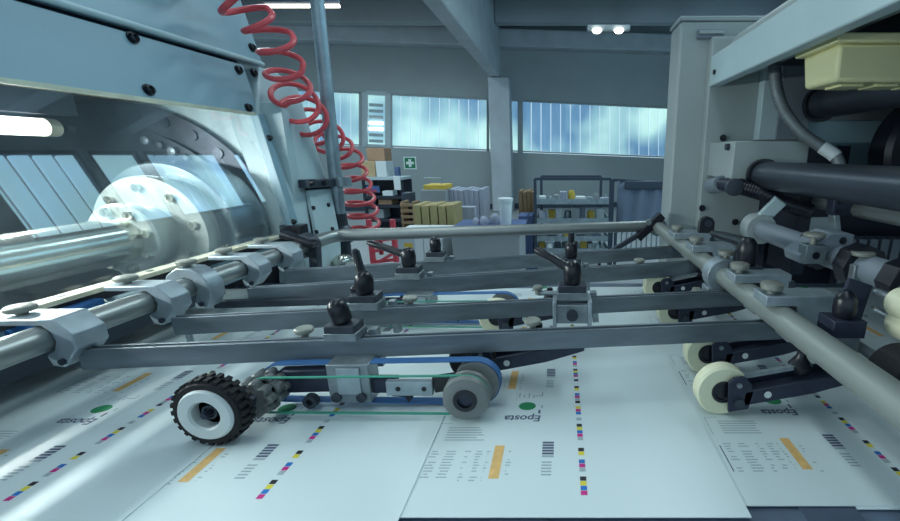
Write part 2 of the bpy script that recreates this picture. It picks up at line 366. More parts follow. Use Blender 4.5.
# kraft board pack standing upright, each board on its own
for k in range(5):
    u0 = 412.5 + k * 8.4
    o = bb(u0, u0 + 7.2, 205 + (k % 2) * .8, 205, 3.9, .35, 'kraft', 'kraft_board_bundle', base=FLOOR)
    tag(o, ['upright kraft board bundle next to the wooden crate', 'second upright kraft board bundle from the wooden crate', 'upright kraft board bundle in the middle of its row', 'upright kraft board bundle next to the last of its row', 'upright kraft board bundle beside the grey panel box'][k], 'board', 'upright kraft board bundles')
tag(bb(420, 446, 190, 190, 4.5, .4, 'greybox', 'grey_carton', base=FLOOR), 'tall grey carton behind the kraft board bundles', 'box')
z = PY(430, 190, 4.5).z
tag(bb(423, 446, 185, 189.9, 4.55, .3, 'yellow', 'yellow_box', base=z), 'flat yellow box on the tall grey carton', 'box')
t = thing('wire_basket', 'small wire handle frame on the yellow box', 'basket', PY(433, 185, 4.65)); a, b = PY(425, 185, 4.65), PY(441, 178, 4.65)
MB().tube([(a.x, 4.65, a.z), (a.x, 4.65, b.z), (b.x, 4.65, b.z), (b.x, 4.65, a.z)], .008, 6).build('wire_loop', 'galv', t)
for k in range(7):
    u0 = 448.6 + k * 5
    o = bb(u0, u0 + 4.6, 189 + (k * 7 % 3) * .8, 190, 4.6, .4, 'sheetpile', 'grey_board_stack', base=FLOOR)
    tag(o, {0: 'upright pale grey board stack touching the tall grey carton', 6: 'upright pale grey board stack at the end of the row by the plastic bundles'}.get(k, 'upright pale grey board stack in the row right of the yellow box'), 'board', 'upright pale grey board stacks')
for k, (u0, u1, v0, m, lab) in enumerate(((451, 454, 204, 'bluepile', 'thin blue board standing in front of the grey board stacks'), (456.5, 474, 207, 'sheetpile', 'low grey board with white top edge before the grey stacks'))):
    tag(bb(u0, u1, v0, 190, 4.32, .12, m, 'short_board', base=FLOOR), lab, 'board')
# big grey panel box with ledge
t = thing('grey_panel_box', 'wide grey box with flat front panel below the cross bar', 'box', V((PY(485, 230, 3.3).x, 3.5, FLOOR)))
p, q = PY(451, 229, 3.3), PY(520, 229, 3.3)
MB().box(p.x, q.x, 3.3, 3.8, FLOOR, p.z - .03).build('body', 'greybox', t, .01)
MB().box(p.x - .02, q.x + .02, 3.27, 3.82, p.z - .03, p.z).build('lid', 'bluepile', t, .006)
# bucket and heap on lid
t = thing('white_bucket', 'white plastic bucket standing on the grey panel box', 'bucket', V((PY(506, 222, 3.5).x, 3.5, p.z)))
c = V((PY(506, 222, 3.5).x, 3.5, p.z)); r = .055
MB().lathe(c, (0, 0, 1), [(0, r * .78), (.005, r * .8), (.21, r), (.215, r)], 20).build('pail', 'whitebox', t)
MB().lathe(c + V((0, 0, .195)), (0, 0, 1), [(0, r + .006), (.028, r + .008), (.032, r - .002)], 20).build('rim', 'whitebox', t)
for k, (u, rr) in enumerate(((484, .038), (494, .045), (476, .03))):
    c2 = V((PY(u, 222, 3.55).x, 3.55 + .06 * (k % 2), p.z))
    o = MB().lathe(c2, (0, 0, 1), [(0, rr), (rr * .8, rr * 1.05), (rr * 1.5, rr * .7), (rr * 1.8, rr * .2)], 9).build('plastic_bundle', 'sheetpile')
    tag(o, ['crumpled grey plastic bundle beside the bucket', 'tallest crumpled grey bundle beside the white bucket', 'smallest crumpled grey bundle left of the bucket'][k], 'bundle')
for k in range(4):
    tag(bb(518.5 + k * 4.2, 522.2 + k * 4.2, 191 + (k % 2), 190, 4.8, .35, 'kraftdark', 'brown_board_stack', base=FLOOR), {0: 'upright brown board stack closest to the white bucket', 3: 'upright brown board stack touching the wire trolley'}.get(k, 'upright brown board stack between its two outer neighbours by the trolley'), 'board', 'upright brown board stacks')
for k in range(3):
    tag(bb(518 + k * 5, 522.4 + k * 5, 216, 190, 4.3, .3, 'bluepile', 'blue_board_stack', base=FLOOR), ('upright blue board stack beside the grey panel box', 'middle one of the three upright blue board stacks', 'upright blue board stack next to the wire trolley')[k], 'board', 'upright blue board stacks')
# wire trolley
TY = 4.2
p, q = PY(535, 179, TY), PY(611, 179, TY)
t = thing('wire_trolley', 'dark framed trolley with metal trays full of small parts', 'trolley', V(((p.x + q.x) / 2, TY + .25, FLOOR)))
for x, y in ((p.x, TY), (q.x, TY), (p.x + .04, TY + .5), (q.x - .05, TY + .5)):
    MB().box(x - .014, x + .014, y - .014, y + .014, FLOOR + .06, p.z).build('post', 'framedark', t)
    MB().cyl((x - .015, y, FLOOR + .035), (x + .015, y, FLOOR + .035), .035, 12).build('castor', 'black', t)
MB().bar((p.x, TY, p.z), (q.x, TY, p.z), .025, .025).build('top_rail', 'framedark', t)
MB().bar((p.x + .04, TY + .5, p.z), (q.x - .05, TY + .5, p.z), .025, .025).build('top_rail', 'framedark', t)
trays = []
for v in (203, 222, 240, 252):
    z = PY(570, v, TY).z; trays.append(z); m = MB().box(p.x, q.x, TY, TY + .5, z - .012, z)
    m.box(p.x, q.x, TY - .01, TY, z - .012, z + .04).box(p.x, p.x + .01, TY, TY + .5, z, z + .04).box(q.x - .01, q.x, TY, TY + .5, z, z + .04)
    m.build('tray', 'galv', t)
kinds = (('whitebox', 'white'), ('sheetpile', 'grey'), ('galv', 'metal'), ('yellow', 'yellow'), ('greybox', 'dull grey'))
rows = ('top tray', 'second tray', 'third tray', 'lowest tray')
for ti, z in enumerate(trays):
    xx = p.x + .03; k = 0
    while xx < q.x - .09:
        w = random.uniform(.05, .1); hgt = random.uniform(.07, .16) if ti else random.uniform(.04, .12); mm, cn = kinds[(k * 2 + ti) % 5]
        y = TY + random.uniform(.03, .2)
        if (k + ti) % 3 == 1:
            o = MB().lathe((xx + w / 2, y, z), (0, 0, 1), [(0, w * .42), (hgt * .7, w * .45), (hgt, w * .3)], 12).build('spool', mm)
            tag(o, '%s spool standing on the %s of the wire trolley' % (cn, rows[ti]), 'spool', 'small parts on the trolley')
        else:
            o = MB().box(xx, xx + w, y, y + .12, z, z + hgt).build('parts_box', mm, None, .004)
            tag(o, '%s parts box on the %s of the wire trolley' % (cn, rows[ti]), 'box', 'small parts on the trolley')
        xx += w + random.uniform(.004, .015); k += 1
# screen with dark cloth right of the trolley
CY = 4.6
p, q = PY(613, 180, CY), PY(668, 183, CY)
t = thing('cloth_screen', 'standing frame with dark blue cloth beside the trolley', 'screen', V(((p.x + q.x) / 2, CY, FLOOR)))
MB().bar(p, q, .03, .03).build('top_rail', 'framedark', t)
for x in (p.x, q.x): MB().box(x - .015, x + .015, CY - .015, CY + .015, FLOOR, p.z).build('post', 'framedark', t)
m = MB(); nx, nz_ = 24, 6; vs = []; b = PY(640, 226, CY).z
for j in range(nz_ + 1):
    for i in range(nx + 1):
        x = p.x + .05 + (q.x - p.x - .05) * i / nx; z = p.z - .01 + (b - p.z) * j / nz_ - .03 * math.sin(math.pi * i / nx) * (j == 0); vs.append((x, CY - .02 + .02 * math.sin(i * .9 + j * .4), z))
m.add(vs, [(j * (nx + 1) + i, j * (nx + 1) + i + 1, (j + 1) * (nx + 1) + i + 1, (j + 1) * (nx + 1) + i) for j in range(nz_) for i in range(nx)])
o = m.build('cloth', 'curtain', t); sd = o.modifiers.new('s', 'SOLIDIFY'); sd.thickness = .006
m = MB().bar((p.x + .12, CY - .045, p.z - .05), (q.x, CY - .045, p.z - .05), .03, .09); m.build('rolled_edge', 'framedark', t, .01)
z = PY(640, 250, CY - .2).z
t = thing('parts_rack', 'low metal rack of wire parts under the dark cloth', 'rack', V(((p.x + q.x) / 2, CY - .2, FLOOR)))
MB().box(p.x, q.x, CY - .35, CY - .05, z - .01, z).build('rack_board', 'galv', t)
for x in (p.x, q.x): MB().box(x - .015, x + .015, CY - .35, CY - .32, FLOOR, z + .25).build('post', 'framedark', t)
for k in range(11):
    x = p.x + .03 + (q.x - p.x - .06) * k / 10; MB().tube([(x, CY - .2, z), (x, CY - .2, z + .18), (x + .03, CY - .22, z + .23)], .008, 6).build('rod', 'galv', t)
# red ladder-like trolley, white cabinet with yellow note
RY = 2.9
p, q = PY(367, 205, RY), PY(391, 205, RY)
t = thing('red_stand', 'red tubular stand with slanted braces behind the machine post', 'stand', V(((p.x + q.x) / 2, RY, FLOOR)))
for x in (p.x, q.x): MB().box(x - .015, x + .015, RY - .015, RY + .015, FLOOR, p.z - .1).build('post', 'redpaint', t)
for v in (241, 251, 262, 275): z = PY(380, v, RY).z; MB().bar((p.x, RY, z), (q.x, RY, z + .02), .022, .022).build('rung', 'redpaint', t)
MB().bar((p.x, RY - .02, PY(380, 265, RY).z), (q.x, RY - .02, PY(380, 252, RY).z), .02, .02).build('brace', 'redpaint', t)
t = thing('white_cabinet', 'low white cabinet with a yellow note on its front', 'cabinet', V((PY(415, 240, 3.3).x, 3.5, FLOOR)))
p, q = PY(390, 234, 3.3), PY(441, 234, 3.3)
MB().box(p.x, q.x, 3.3, 3.75, FLOOR, p.z).build('body', 'whitebox', t, .008)
m = (p.x + q.x) / 2 + .06
for x0, x1 in ((p.x + .01, m - .004), (m + .004, q.x - .01)): MB().box(x0, x1, 3.285, 3.3, FLOOR + .05, p.z - .015).build('door', 'whitebox', t, .004)
nt_ = PY(404, 243, 3.28), PY(413, 248, 3.28); MB().box(nt_[0].x, nt_[1].x, 3.279, 3.284, nt_[1].z, nt_[0].z).build('note', 'yellow', t)
MB().box(PY(393, 238, 3.28).x, PY(414, 238, 3.28).x, 3.281, 3.2845, PY(400, 252, 3.28).z, PY(400, 239, 3.28).z).build('notice', 'frame', t)
# ================================================================ feed table and printed sheets
t = thing('feed_table', 'dark blue steel feed table under the printed sheets', 'table', (0, .5, FLOOR))
MB().box(-.77, 1.25, .02, .98, -.035, -.0028).build('table_top', 'table', t, .003)
for k in range(7):
    x = -.60 + k * .27; MB().box(x, x + .05, .03, .97, -.0028, -.0012).build('transport_tape', 'tape', t)
for x in (-.62, 1.1):
    for y in (.08, .9): MB().box(x, x + .07, y, y + .06, FLOOR, -.035).build('leg', 'darksteel', t)
MB().box(-.62, 1.17, .9, .95, -.16, -.035).build('apron', 'darksteel', t); MB().box(-.62, 1.17, .05, .09, -.16, -.035).build('apron', 'darksteel', t)
BX = 0.022
def rel(u, v): p = PZ(u, v, 0); return (p.x - BX, p.y)
SEQ = 'mcyk.gmc.yk..gmcyk.g.cmy.kgmc.yk..k.'
def sheet(xr, bx, y0, y1, z, length, label, rows, skip=()):
    t = thing('printed_sheet', label, 'sheet', (xr - length / 2, (y0 + y1) / 2, z), 'printed sheets on the feed table')
    th = .0007
    MB().box(xr - length, xr, y0, y1, z - th, z).build('board', 'paper', t)
    zt = z + .00012
    order = ['print_k', 'print_c', 'print_m', 'print_y', 'print_g', 'print_o', 'print_green', 'print_n', 'print_w']
    def flat(mb, pts, mi): mb.cur = order.index(mi); mb.add([(x, y, zt) for x, y in pts], [tuple(range(len(pts)))])
    cb = MB(); y = y0 + .024; i = 0
    while rows and y < y1 - .02:
        k = SEQ[i % len(SEQ)]
        if k != '.': flat(cb, [(bx - .003, y), (bx + .003, y), (bx + .003, y + .0053), (bx - .003, y + .0053)], 'print_' + k)
        y += .0058; i += 1
    if rows: cb.build('colour_bar', order, t, 0, False, False)['kind'] = 'stuff'
    for r in range(rows):
        oy = y0 - .293 + r * .158
        if r in skip: continue
        mb = MB(); R = lambda a, b, c, d, m: flat(mb, [(bx + a, oy + b), (bx + c, oy + b), (bx + c, oy + d), (bx + a, oy + d)], m)
        R(-.0905, .337, -.0805, .384, 'print_o')
        for k in range(11): R(-.0405, .341 + k * .0042 + (k > 4) * .004, -.0405 + (.012 if k > 4 else .010), .3432 + k * .0042 + (k > 4) * .004 + (.0008 if k > 4 else 0), 'print_n' if k > 5 else 'print_g')
        for c0, c1 in ((-.156, -.146), (-.141, -.128), (-.121, -.114), (-.110, -.101), (-.098, -.094), (-.0765, -.071)):
            k = 0
            while .334 + k * .004 < .375:
                if random.random() < .82: R(c0 + random.uniform(0, .002), .334 + k * .004, c1 - random.uniform(0, .004), .3355 + k * .004, 'print_g')
                k += 1
        R(-.160, .334, -.1588, .372, 'print_n')
        for k in range(6): R(-.147, .392 + k * .0042, -.103 - random.uniform(0, .01), .3935 + k * .0042, 'print_g')
        R(-.160, .390, -.1592, .422, 'print_g'); R(-.160, .421, -.145, .4218, 'print_g')
        for k in range(4): R(-.074 + k * .006, .474, -.0725 + k * .006, .485 - (k % 2) * .004, 'print_g')
        R(-.053, .478, -.044, .4788, 'print_n'); R(-.0448, .478, -.044, .486, 'print_n'); R(-.077, .466, -.0765, .486, 'print_g')
        R(-.045, .452, -.043, .458, 'print_g'); R(-.048, .4405, -.0455, .448, 'print_n')
        gx, gy = bx - .062, oy + .456; N = 20
        flat(mb, [(gx + .0105 * math.cos(2 * math.pi * k / N), gy + .0085 * math.sin(2 * math.pi * k / N)) for k in range(N)], 'print_green')
        mb.build('label_print', order, t, 0, False, False)['kind'] = 'stuff'
        cu = bpy.data.curves.new('lettering', 'FONT'); cu.body = 'Eposta'; cu.size = .016; cu.align_x = 'LEFT'; cu.shear = .1; cu.offset = .0003
        ob = bpy.data.objects.new('tmp', cu); COL.objects.link(ob); dg = bpy.context.evaluated_depsgraph_get()
        me = bpy.data.meshes.new_from_object(ob.evaluated_get(dg)); bpy.data.objects.remove(ob)
        me.transform(Matrix.Translation(V((bx - .044, oy + .4365, zt + .00004)) - V(t.location)) @ Matrix.Rotation(math.pi, 4, 'Z')); me.materials.clear(); me.materials.append(MATS['print_n'])
        o = bpy.data.objects.new('lettering', me); COL.objects.link(o); o.parent = t
    return t
LS = ('printed sheet reaching out from under the sheet feeder', 'printed sheet under the cream wheels with orange label print', 'printed sheet with the straight colour bar in the middle of the table',
      'printed sheet under the toothed rubber wheel', 'topmost printed sheet sliding under the clamp bar of the guarded machine')
for i, (xr, bx, y0) in enumerate(((.78, .635, .303), (.472, .329, .306), (.163, .022, .293), (-.136, -.269, .288), (-.367, -.491, .285)  )):
    sheet(xr, bx, y0, y0 + .632, .0007 * i, .52 if i < 4 else .40, LS[i], 4 if i < 5 else 0)

# ================================================================ shafts and rails
SXL, SXR, SZ = -.58, .28, .10
elbow = PZ(345, 235, SZ); elbow.x = SXL + .02
rend = PZ(650, 226, SZ)
pipe = thing('bent_steel_pipe', 'polished steel pipe bent at the machine post, carrying the clamps', 'pipe', (SXL, .6, SZ))
e0 = V((SXL, elbow.y - .05, SZ)); d2 = (rend - elbow).normalized()
path = [V((SXL, .12, SZ)), e0, e0 + V((.002, .016, 0)), e0 + V((.009, .034, 0)), e0 + V((.022, .046, 0))]; path.append(path[-1] + d2 * .03); path.append(rend)
MB().tube([path[0], V((SXL, .5, SZ)), V((SXL, .9, SZ))] + path[1:], .0155, 24).build('pipe', 'shaft', pipe)
MB().cyl(rend - d2 * .012, rend + d2 * .012, .021, 20).build('end_collar', 'darksteel', pipe)
rshaft = thing('clamp_shaft', 'thick grey shaft slanting along the feeder side, carrying clamp plates', 'shaft', (SXR, .6, SZ))
MB().cyl((SXR, .1, SZ), (SXR, 1.22, SZ), .0165, 28).build('shaft', 'shaftmatte', rshaft)
MB().ring((SXR, 1.185, SZ), (0, 1, 0), .0166, .026, .03).build('end_ring', 'steel', rshaft)
# black joint holding shaft and pipe together, with the slanted strut
jt = thing('black_joint', 'black bracket joining the cross pipe to the right shaft, with slanted strut', 'bracket', (SXR, 1.2, SZ))
a = PY(662, 215, 1.19); b = PY(641, 231, 1.19)
MB().bar(b + V((-.01, 0, -.02)), a, .03, .022, (0, 0, 1)).build('bracket', 'black', jt, .002)
MB().bar(PY(645, 231, 1.2), PY(598, 259, 1.2), .018, .012).build('strut', 'darksteel', jt)
MB().lathe(PY(648, 222, 1.17), (0, -1, 0), [(0, .008), (.012, .008)], 8).build('bolt', 'steel', jt)

RAILS = []; RZ = .07                                  # the rails hang just under pipe and shaft
def rail(pl, pr, h, label):
    a, b = PZ(*pl, RZ), PZ(*pr, RZ); a, b = [a + (b - a) * ((x - a.x) / (b.x - a.x)) for x in (max(a.x, -.556), .325)]; h *= 1.13
    d = (b - a).normalized(); t = thing('cross_rail', label, 'rail', (a + b) / 2, 'flat steel cross rails')
    s = V((-d.y, d.x, 0)).normalized(); w = .0065
    prof = [(-w, -h / 2), (w, -h / 2), (w, h / 2), (w * .4, h / 2), (w * .4, h / 2 - .003), (-w * .5, h / 2 - .003), (-w * .5, h / 2), (-w, h / 2)]
    MB().prism([a + s * y + V((0, 0, z)) for y, z in prof], b - a).build('bar', 'rail', t, .0006)
    RAILS.append((a, b, h, t)); return t
rail((78, 358), (812, 327.5), .0225, 'flat steel rail over the rubber wheel, closest to the sheet edge')
rail((176, 325), (760, 296.5), .0225, 'flat steel rail, second from the near sheet edge')
rail((250, 296), (712, 266.5), .027, 'flat steel rail, third from the near sheet edge')
rail((286, 277), (700, 250), .026, 'flat steel rail farthest over the table, next to the cross pipe')
def rp(i, x):
    a, b = RAILS[i][0], RAILS[i][1]; return a + (b - a) * ((x - a.x) / (b.x - a.x))
def rpu(i, u):                                        # point of rail i seen at pixel column u
    a, b = RAILS[i][0], RAILS[i][1]; lo, hi = 0., 1.
    for _ in range(40):
        m = (lo + hi) / 2; p = a + (b - a) * m
        s, c = math.sin(PITCH), math.cos(PITCH); dd = p.y * c - (p.z - H) * s; uu = PP[0] + F_PX * p.x / dd
        if uu < u: lo = m
        else: hi = m
    return a + (b - a) * lo
def thumb(parent, p, r=.011, stem=.012):
    MB().lathe(p, (0, 0, 1), [(0, .0045), (stem, .0045), (stem, r * .9), (stem + .0015, r), (stem + .005, r), (stem + .0065, r * .85)], 18).build('thumb_screw', 'knob', parent)
for i, u in ((0, 300), (1, 408), (0, 532), (2, 640)):
    p = rpu(i, u) + V((0, .013, -.004)); MB().box(p.x - .008, p.x + .008, p.y - .008, p.y + .008, p.z - .006, p.z + .009).build('screw_block', 'steel', RAILS[i][3]); thumb(RAILS[i][3], p + V((0, 0, .008)))
p = rpu(1, 184); MB().cyl(p + V((0, .004, -.008)), p + V((0, .004, -.045)), .004, 12).build('stop_pin', 'steel', RAILS[1][3])
# second thin bar under the third clamp
a, b = PZ(216, 304, .06), PZ(356, 300, .06)
tag(MB().bar(a, b, .012, .012).build('thin_guide_bar', 'darksteel', None, .001), 'thin dark guide bar under the rounded clamp', 'bar')

# ---------------------------------------------------------------- clamps on the left pipe
def left_clamp(y, kind, label, w=.03, s=1.0):
    c = V((SXL, y, SZ)); t = thing('pipe_clamp', label, 'clamp', c, 'clamps along the bent pipe')
    if kind == 0:
        pr = [(-.052, .0162), (.006, .0164), (.0145, .009), (.0172, -.002), (.0125, -.013), (.002, -.019), (.006, -.032), (.018, -.034), (.038, -.012), (.038, .006), (.020, .0245), (-.052, .0235)]
    else:
        pr = [(-.030, -.006), (-.0166, -.002), (-.0118, .0118), (0, .0166), (.0118, .0118), (.0166, -.002), (.0125, -.014), (.006, -.034), (.026, -.034), (.036, -.016), (.036, .004), (.028, .020), (.012, .030), (-.010, .031), (-.026, .020), (-.034, .004)]
    MB().prism([c + V((x * s, -w / 2, z * s)) for x, z in pr], (0, w, 0)).build('jaw', 'clamp', t, .0015)
    top = (.0235 if kind == 0 else .030) * s; kx = -.034 if kind == 0 else -.004
    MB().lathe(c + V((kx, 0, top)), (0, 0, 1), [(0, .005), (.004, .005), (.004, .0115), (.0055, .0132), (.0095, .0132), (.011, .011)], 20).build('knob', 'knob', t)
    MB().lathe(c + V((.02, -w / 2, -.026)), (0, -1, 0), [(0, .004), (.003, .004)], 8).build('bolt', 'darksteel', t)
    return t
LY = lambda u: SXL * F_PX / (u - PP[0])
def yshaft(X, u):                                     # depth along the shaft where the pixel column u meets it
    d = F_PX * X / (u - PP[0]); return (d + (SZ - H) * math.sin(PITCH)) / math.cos(PITCH)
CL = ('angular clamp closest to the sheet edge, holding the first rail', 'angular clamp holding the second rail, beside the rounded clamp', 'rounded clamp between the angular clamps on the bent pipe',
      'angular clamp holding the third rail on the bent pipe', 'angular clamp farthest along the pipe, next to the white frame')
for k, (u, kind, w) in enumerate(((58, 0, .036), (155, 0, .032), (194, 1, .03), (245, 0, .032), (280, 0, .034))):
    left_clamp(yshaft(SXL, u), kind, CL[k], w)
bk = thing('black_pipe_bracket', 'black bracket gripping the bent pipe at the white frame', 'bracket', (SXL, 1.0, SZ))
yb = yshaft(SXL, 306)
MB().ring((SXL, yb - .015, SZ), (0, 1, 0), .0156, .027, .03).build('ring', 'darksteel', bk)
MB().bar((SXL - .035, yb - .02, SZ + .03), (SXL + .035, yb - .02, SZ + .005), .03, .012).build('arm', 'black', bk, .002)
MB().bar((SXL + .02, yb, SZ), (SXL + .012, yb, SZ - .09), .02, .02, (0, 1, 0)).build('leg', 'darksteel', bk, .002)

# ---------------------------------------------------------------- clamp plates on the right shaft
def right_clamp(y, label, w=.036, L=.06, kind=0):
    c = V((SXR, y, SZ)); t = thing('shaft_clamp', label, 'clamp', c, 'clamp plates along the right shaft')
    if kind == 0:
        pr = [(-.024, .0168), (.016, .0168), (.019, -.012), (.008, -.022), (.010, -.032), (.034, -.032), (L, -.004), (L, .030), (-.024, .030)]
        MB().prism([c + V((x, -w / 2, z)) for x, z in pr], (0, w, 0)).build('plate', 'clamp', t, .0012)
        for dx in (-.012,): MB().lathe(c + V((dx, -.004, .030)), (0, 0, 1), [(0, .005), (.005, .005), (.005, .012), (.007, .0135), (.013, .0135), (.0145, .011)], 20).build('knob', 'knob', t)
        MB().box(c.x + L - .004, c.x + L + .006, c.y - w / 2 - .001, c.y + w / 2 + .001, SZ - .006, SZ + .02).build('end_block', 'darksteel', t, .001)
    else:
        MB().ring(c + V((0, -w / 2, 0)), (0, 1, 0), .0167, .030, w).build('ring', 'clamp', t, .001)
        MB().box(c.x - .028, c.x + .016, y - w / 2, y + w / 2, SZ - .05, SZ - .02).build('foot', 'clamp', t, .001)
        MB().lathe(c + V((-.029, -.002, -.036)), (-1, 0, 0), [(0, .005), (.008, .005), (.008, .013), (.018, .013)], 18).build('knob', 'knob', t)
        MB().lathe(c + V((.004, 0, .029)), (0, 0, 1), [(0, .005), (.006, .005), (.006, .013), (.013, .013)], 18).build('knob', 'knob', t)
    return t
RL = ('clamp plate at the far end of the right shaft, by the black joint', 'clamp plate on the right shaft before the upright black lug', 'ring clamp with two knobs on the right shaft', 'clamp plate on the right shaft after the ring clamp', 'largest clamp plate on the right shaft, over the first rail')
for k, (u, kind, w) in enumerate(((681, 0, .05), (700, 0, .045), (722, 1, .03), (744, 0, .036), (776, 0, .036))):
    right_clamp(yshaft(SXR, u), RL[k], w, .06 if k < 4 else .066, kind)

# ---------------------------------------------------------------- lever clamps on the rails
def lever(parent, base, arm=None, s=1.0, lean=(0, 0, 1)):
    MB().lathe(base, lean, [(0, .0105 * s), (.004 * s, .0125 * s), (.018 * s, .013 * s), (.026 * s, .012 * s), (.031 * s, .009 * s), (.034 * s, .004 * s)], 18).build('lever_hub', 'black', parent)
    if arm:
        o = Vector(base) + V(lean).normalized() * (.021 * s); arm = V(arm); L = arm.length; d = arm.normalized()
        pts = [o, o + arm * .25, o + arm * .6 + V((0, 0, .004)) * s, o + arm * .9 + V((0, 0, .006)) * s, o + arm + V((0, 0, .006)) * s]
        MB().tube(pts, .0075 * s, 10, [1.15, .9, .8, .85, .45]).build('lever_arm', 'black', parent)
def rail_clamp(i, u, label, arm=None, s=1.0, lean=(0, 0, 1), extra=True, stub=False):
    s *= 1.1
    p = rpu(i, u); h = RAILS[i][2]; t = thing('lever_clamp', label, 'clamp', p, 'lever clamps on the cross rails')
    top = p.z + h / 2
    MB().box(p.x - .019 * s, p.x + .019 * s, p.y - .014, p.y + .016, top, top + .010 * s).build('base_plate', 'steel', t, .001)
    MB().box(p.x - .017 * s, p.x + .017 * s, p.y - .014, p.y + .014, top + .010 * s, top + .019 * s).build('seat', 'darksteel', t, .001)
    MB().box(p.x - .022 * s, p.x + .022 * s, p.y + .0075, p.y + .020, top - h - .01, top).build('back_jaw', 'steel', t, .001)
    if extra: MB().bar((p.x + .027 * s, p.y + .016, top + .006), (p.x + .031 * s, p.y + .016, top - h - .02), .01, .012, (0, 1, 0)).build('side_plate', 'steel', t, .001)
    b = V((p.x, p.y, top + .019 * s)); lever(t, b, arm, s * .86, lean)
    if stub: MB().lathe(V((p.x - .02, p.y + .012, top + .01)), (0, 0, 1), [(0, .006), (.016, .007), (.02, .004)], 12).build('set_screw', 'black', t)
    return t
rail_clamp(0, 347, 'lever clamp with upright black knob on the first rail', None, .95, (-.22, -.1, 1))
rail_clamp(1, 368, 'lever clamp with arm pointing up on the second rail', (-.018, .02, .034), 1.05, (0, 0, 1), True, True)
rail_clamp(2, 411, 'lever clamp with long arm swung sideways on the third rail', (-.075, .01, .014), 1.05)
rail_clamp(3, 437, 'small lever clamp with pointed black knob on the farthest rail', None, .95)
rail_clamp(1, 572, 'tall lever clamp on the second rail with slanting arm', (-.058, .02, .020), 1.15)
t = rail_clamp(2, 571, 'double black knob clamp standing behind the tall lever clamp', None, 1.0)
p = rpu(2, 571); MB().cyl(p + V((0, 0, .06)), p + V((0, 0, .085)), .006, 12).build('stud', 'black', t)
# cross screw beside the tall clamp
p = rpu(1, 545); t = thing('cross_screw', 'steel cross screw with round head beside the tall lever clamp', 'screw', p + V((0, .02, .02)))
MB().cyl(p + V((-.012, .02, .016)), p + V((.03, .02, .016)), .004, 12).build('rod', 'steel', t); thumb(t, p + V((-.012, .02, .014)), .008, .008)
# steel saddle under the tall clamp
p = rpu(1, 572); t = thing('steel_saddle', 'bright steel saddle block under the tall lever clamp', 'block', p)
MB().box(p.x - .024, p.x + .024, p.y - .02, p.y - .0075, p.z - .022, p.z + .008).build('front_plate', 'steel', t, .001)
MB().box(p.x - .03, p.x - .024, p.y - .022, p.y + .02, p.z - .03, p.z + .014).build('cheek', 'clamp', t, .001)
MB().box(p.x + .024, p.x + .03, p.y - .022, p.y + .02, p.z - .03, p.z + .014).build('cheek', 'clamp', t, .001)
MB().lathe((p.x, p.y - .02, p.z - .008), (0, -1, 0), [(0, .009), (.004, .009), (.005, .004)], 16).build('bolt', 'darksteel', t)

# ---------------------------------------------------------------- belt unit on the first rail
def loop_belt(c0, c1, r0, r1, y0, w, th=.0014, n=14):
    """closed belt around two pulleys in the XZ plane, c0 left, c1 right"""
    pts = []
    for k in range(n + 1): a = math.pi / 2 + math.pi * k / n; pts.append((c0[0] + r0 * math.cos(a), c0[1] + r0 * math.sin(a), math.cos(a), math.sin(a)))
    for k in range(n + 1): a = -math.pi / 2 + math.pi * k / n; pts.append((c1[0] + r1 * math.cos(a), c1[1] + r1 * math.sin(a), math.cos(a), math.sin(a)))
    vs = []; fs = []; N = len(pts)
    for x, z, nx, nz in pts:
        vs += [(x, y0, z), (x, y0 + w, z), (x + nx * th, y0 + w, z + nz * th), (x + nx * th, y0, z + nz * th)]
    for k in range(N):
        k2 = (k + 1) % N
        for j in range(4): j2 = (j + 1) % 4; fs.append((k * 4 + j, k2 * 4 + j, k2 * 4 + j2, k * 4 + j2))
    return MB().add(vs, fs)
BY = .447
pc = PY(469, 396, BY - .01); lc = PY(272, 402, BY); pc.z = .0335; lc.z = .029
t = thing('belt_unit', 'belt unit with green and blue belts hanging under the first rail', 'conveyor', (-.2, BY, .03))
hub = rpu(0, 348)
p0, p1 = PY(325, 365, BY), PY(372, 403, BY)
MB().box(p0.x, p1.x, BY, hub.y - .004, p1.z, p0.z).build('hanger_block', 'steel', t, .0012)
MB().box(p0.x + .012, p1.x - .010, BY - .002, BY, p1.z + .012, p0.z - .004).build('face_plate', 'clamp', t, .0008)
for u in (337, 362): c = PY(u, 397, BY); MB().lathe(c, (0, -1, 0), [(0, .006), (.003, .006), (.0035, .003)], 14).build('bolt', 'darksteel', t)
MB().bar((lc.x + .01, BY + .012, .036), (p0.x + .004, BY + .012, .038), .014, .030).build('left_arm', 'bluesteel', t, .002)
c = PY(311, 401, BY); MB().lathe((c.x, BY + .004, c.z), (0, -1, 0), [(0, .009), (.008, .008), (.008, .004), (.002, .004)], 16).build('arm_bolt', 'darksteel', t)
a, b = PY(385, 382, BY), PY(433, 396, BY)
MB().box(p1.x, a.x + .01, BY + .006, BY + .018, b.z, a.z).build('link_bar', 'bluesteel', t, .001)
MB().box(a.x, b.x, BY, BY + .008, b.z, a.z).build('side_plate', 'clamp', t, .001)
for u in (398, 424): c = PY(u, 389, BY); MB().lathe((c.x, BY, c.z), (0, -1, 0), [(0, .003), (.0006, .003)], 12).build('bolt', 'black', t)  # thin black discs painted for the darkness inside two plate holes
MB().bar((b.x, BY + .008, (a.z + b.z) / 2 + .002), (pc.x, BY + .008, pc.z + .006), .008, .02).build('fork', 'black', t, .001)
MB().prism([(a.x + .005, BY + .004, b.z), (a.x + .03, BY + .004, b.z), (a.x + .03, BY + .004, b.z - .004), (a.x + .024, BY + .004, b.z - .012), (a.x + .02, BY + .004, b.z - .004), (a.x + .005, BY + .004, b.z - .003)], (0, .006, 0)).build('hook', 'black', t)
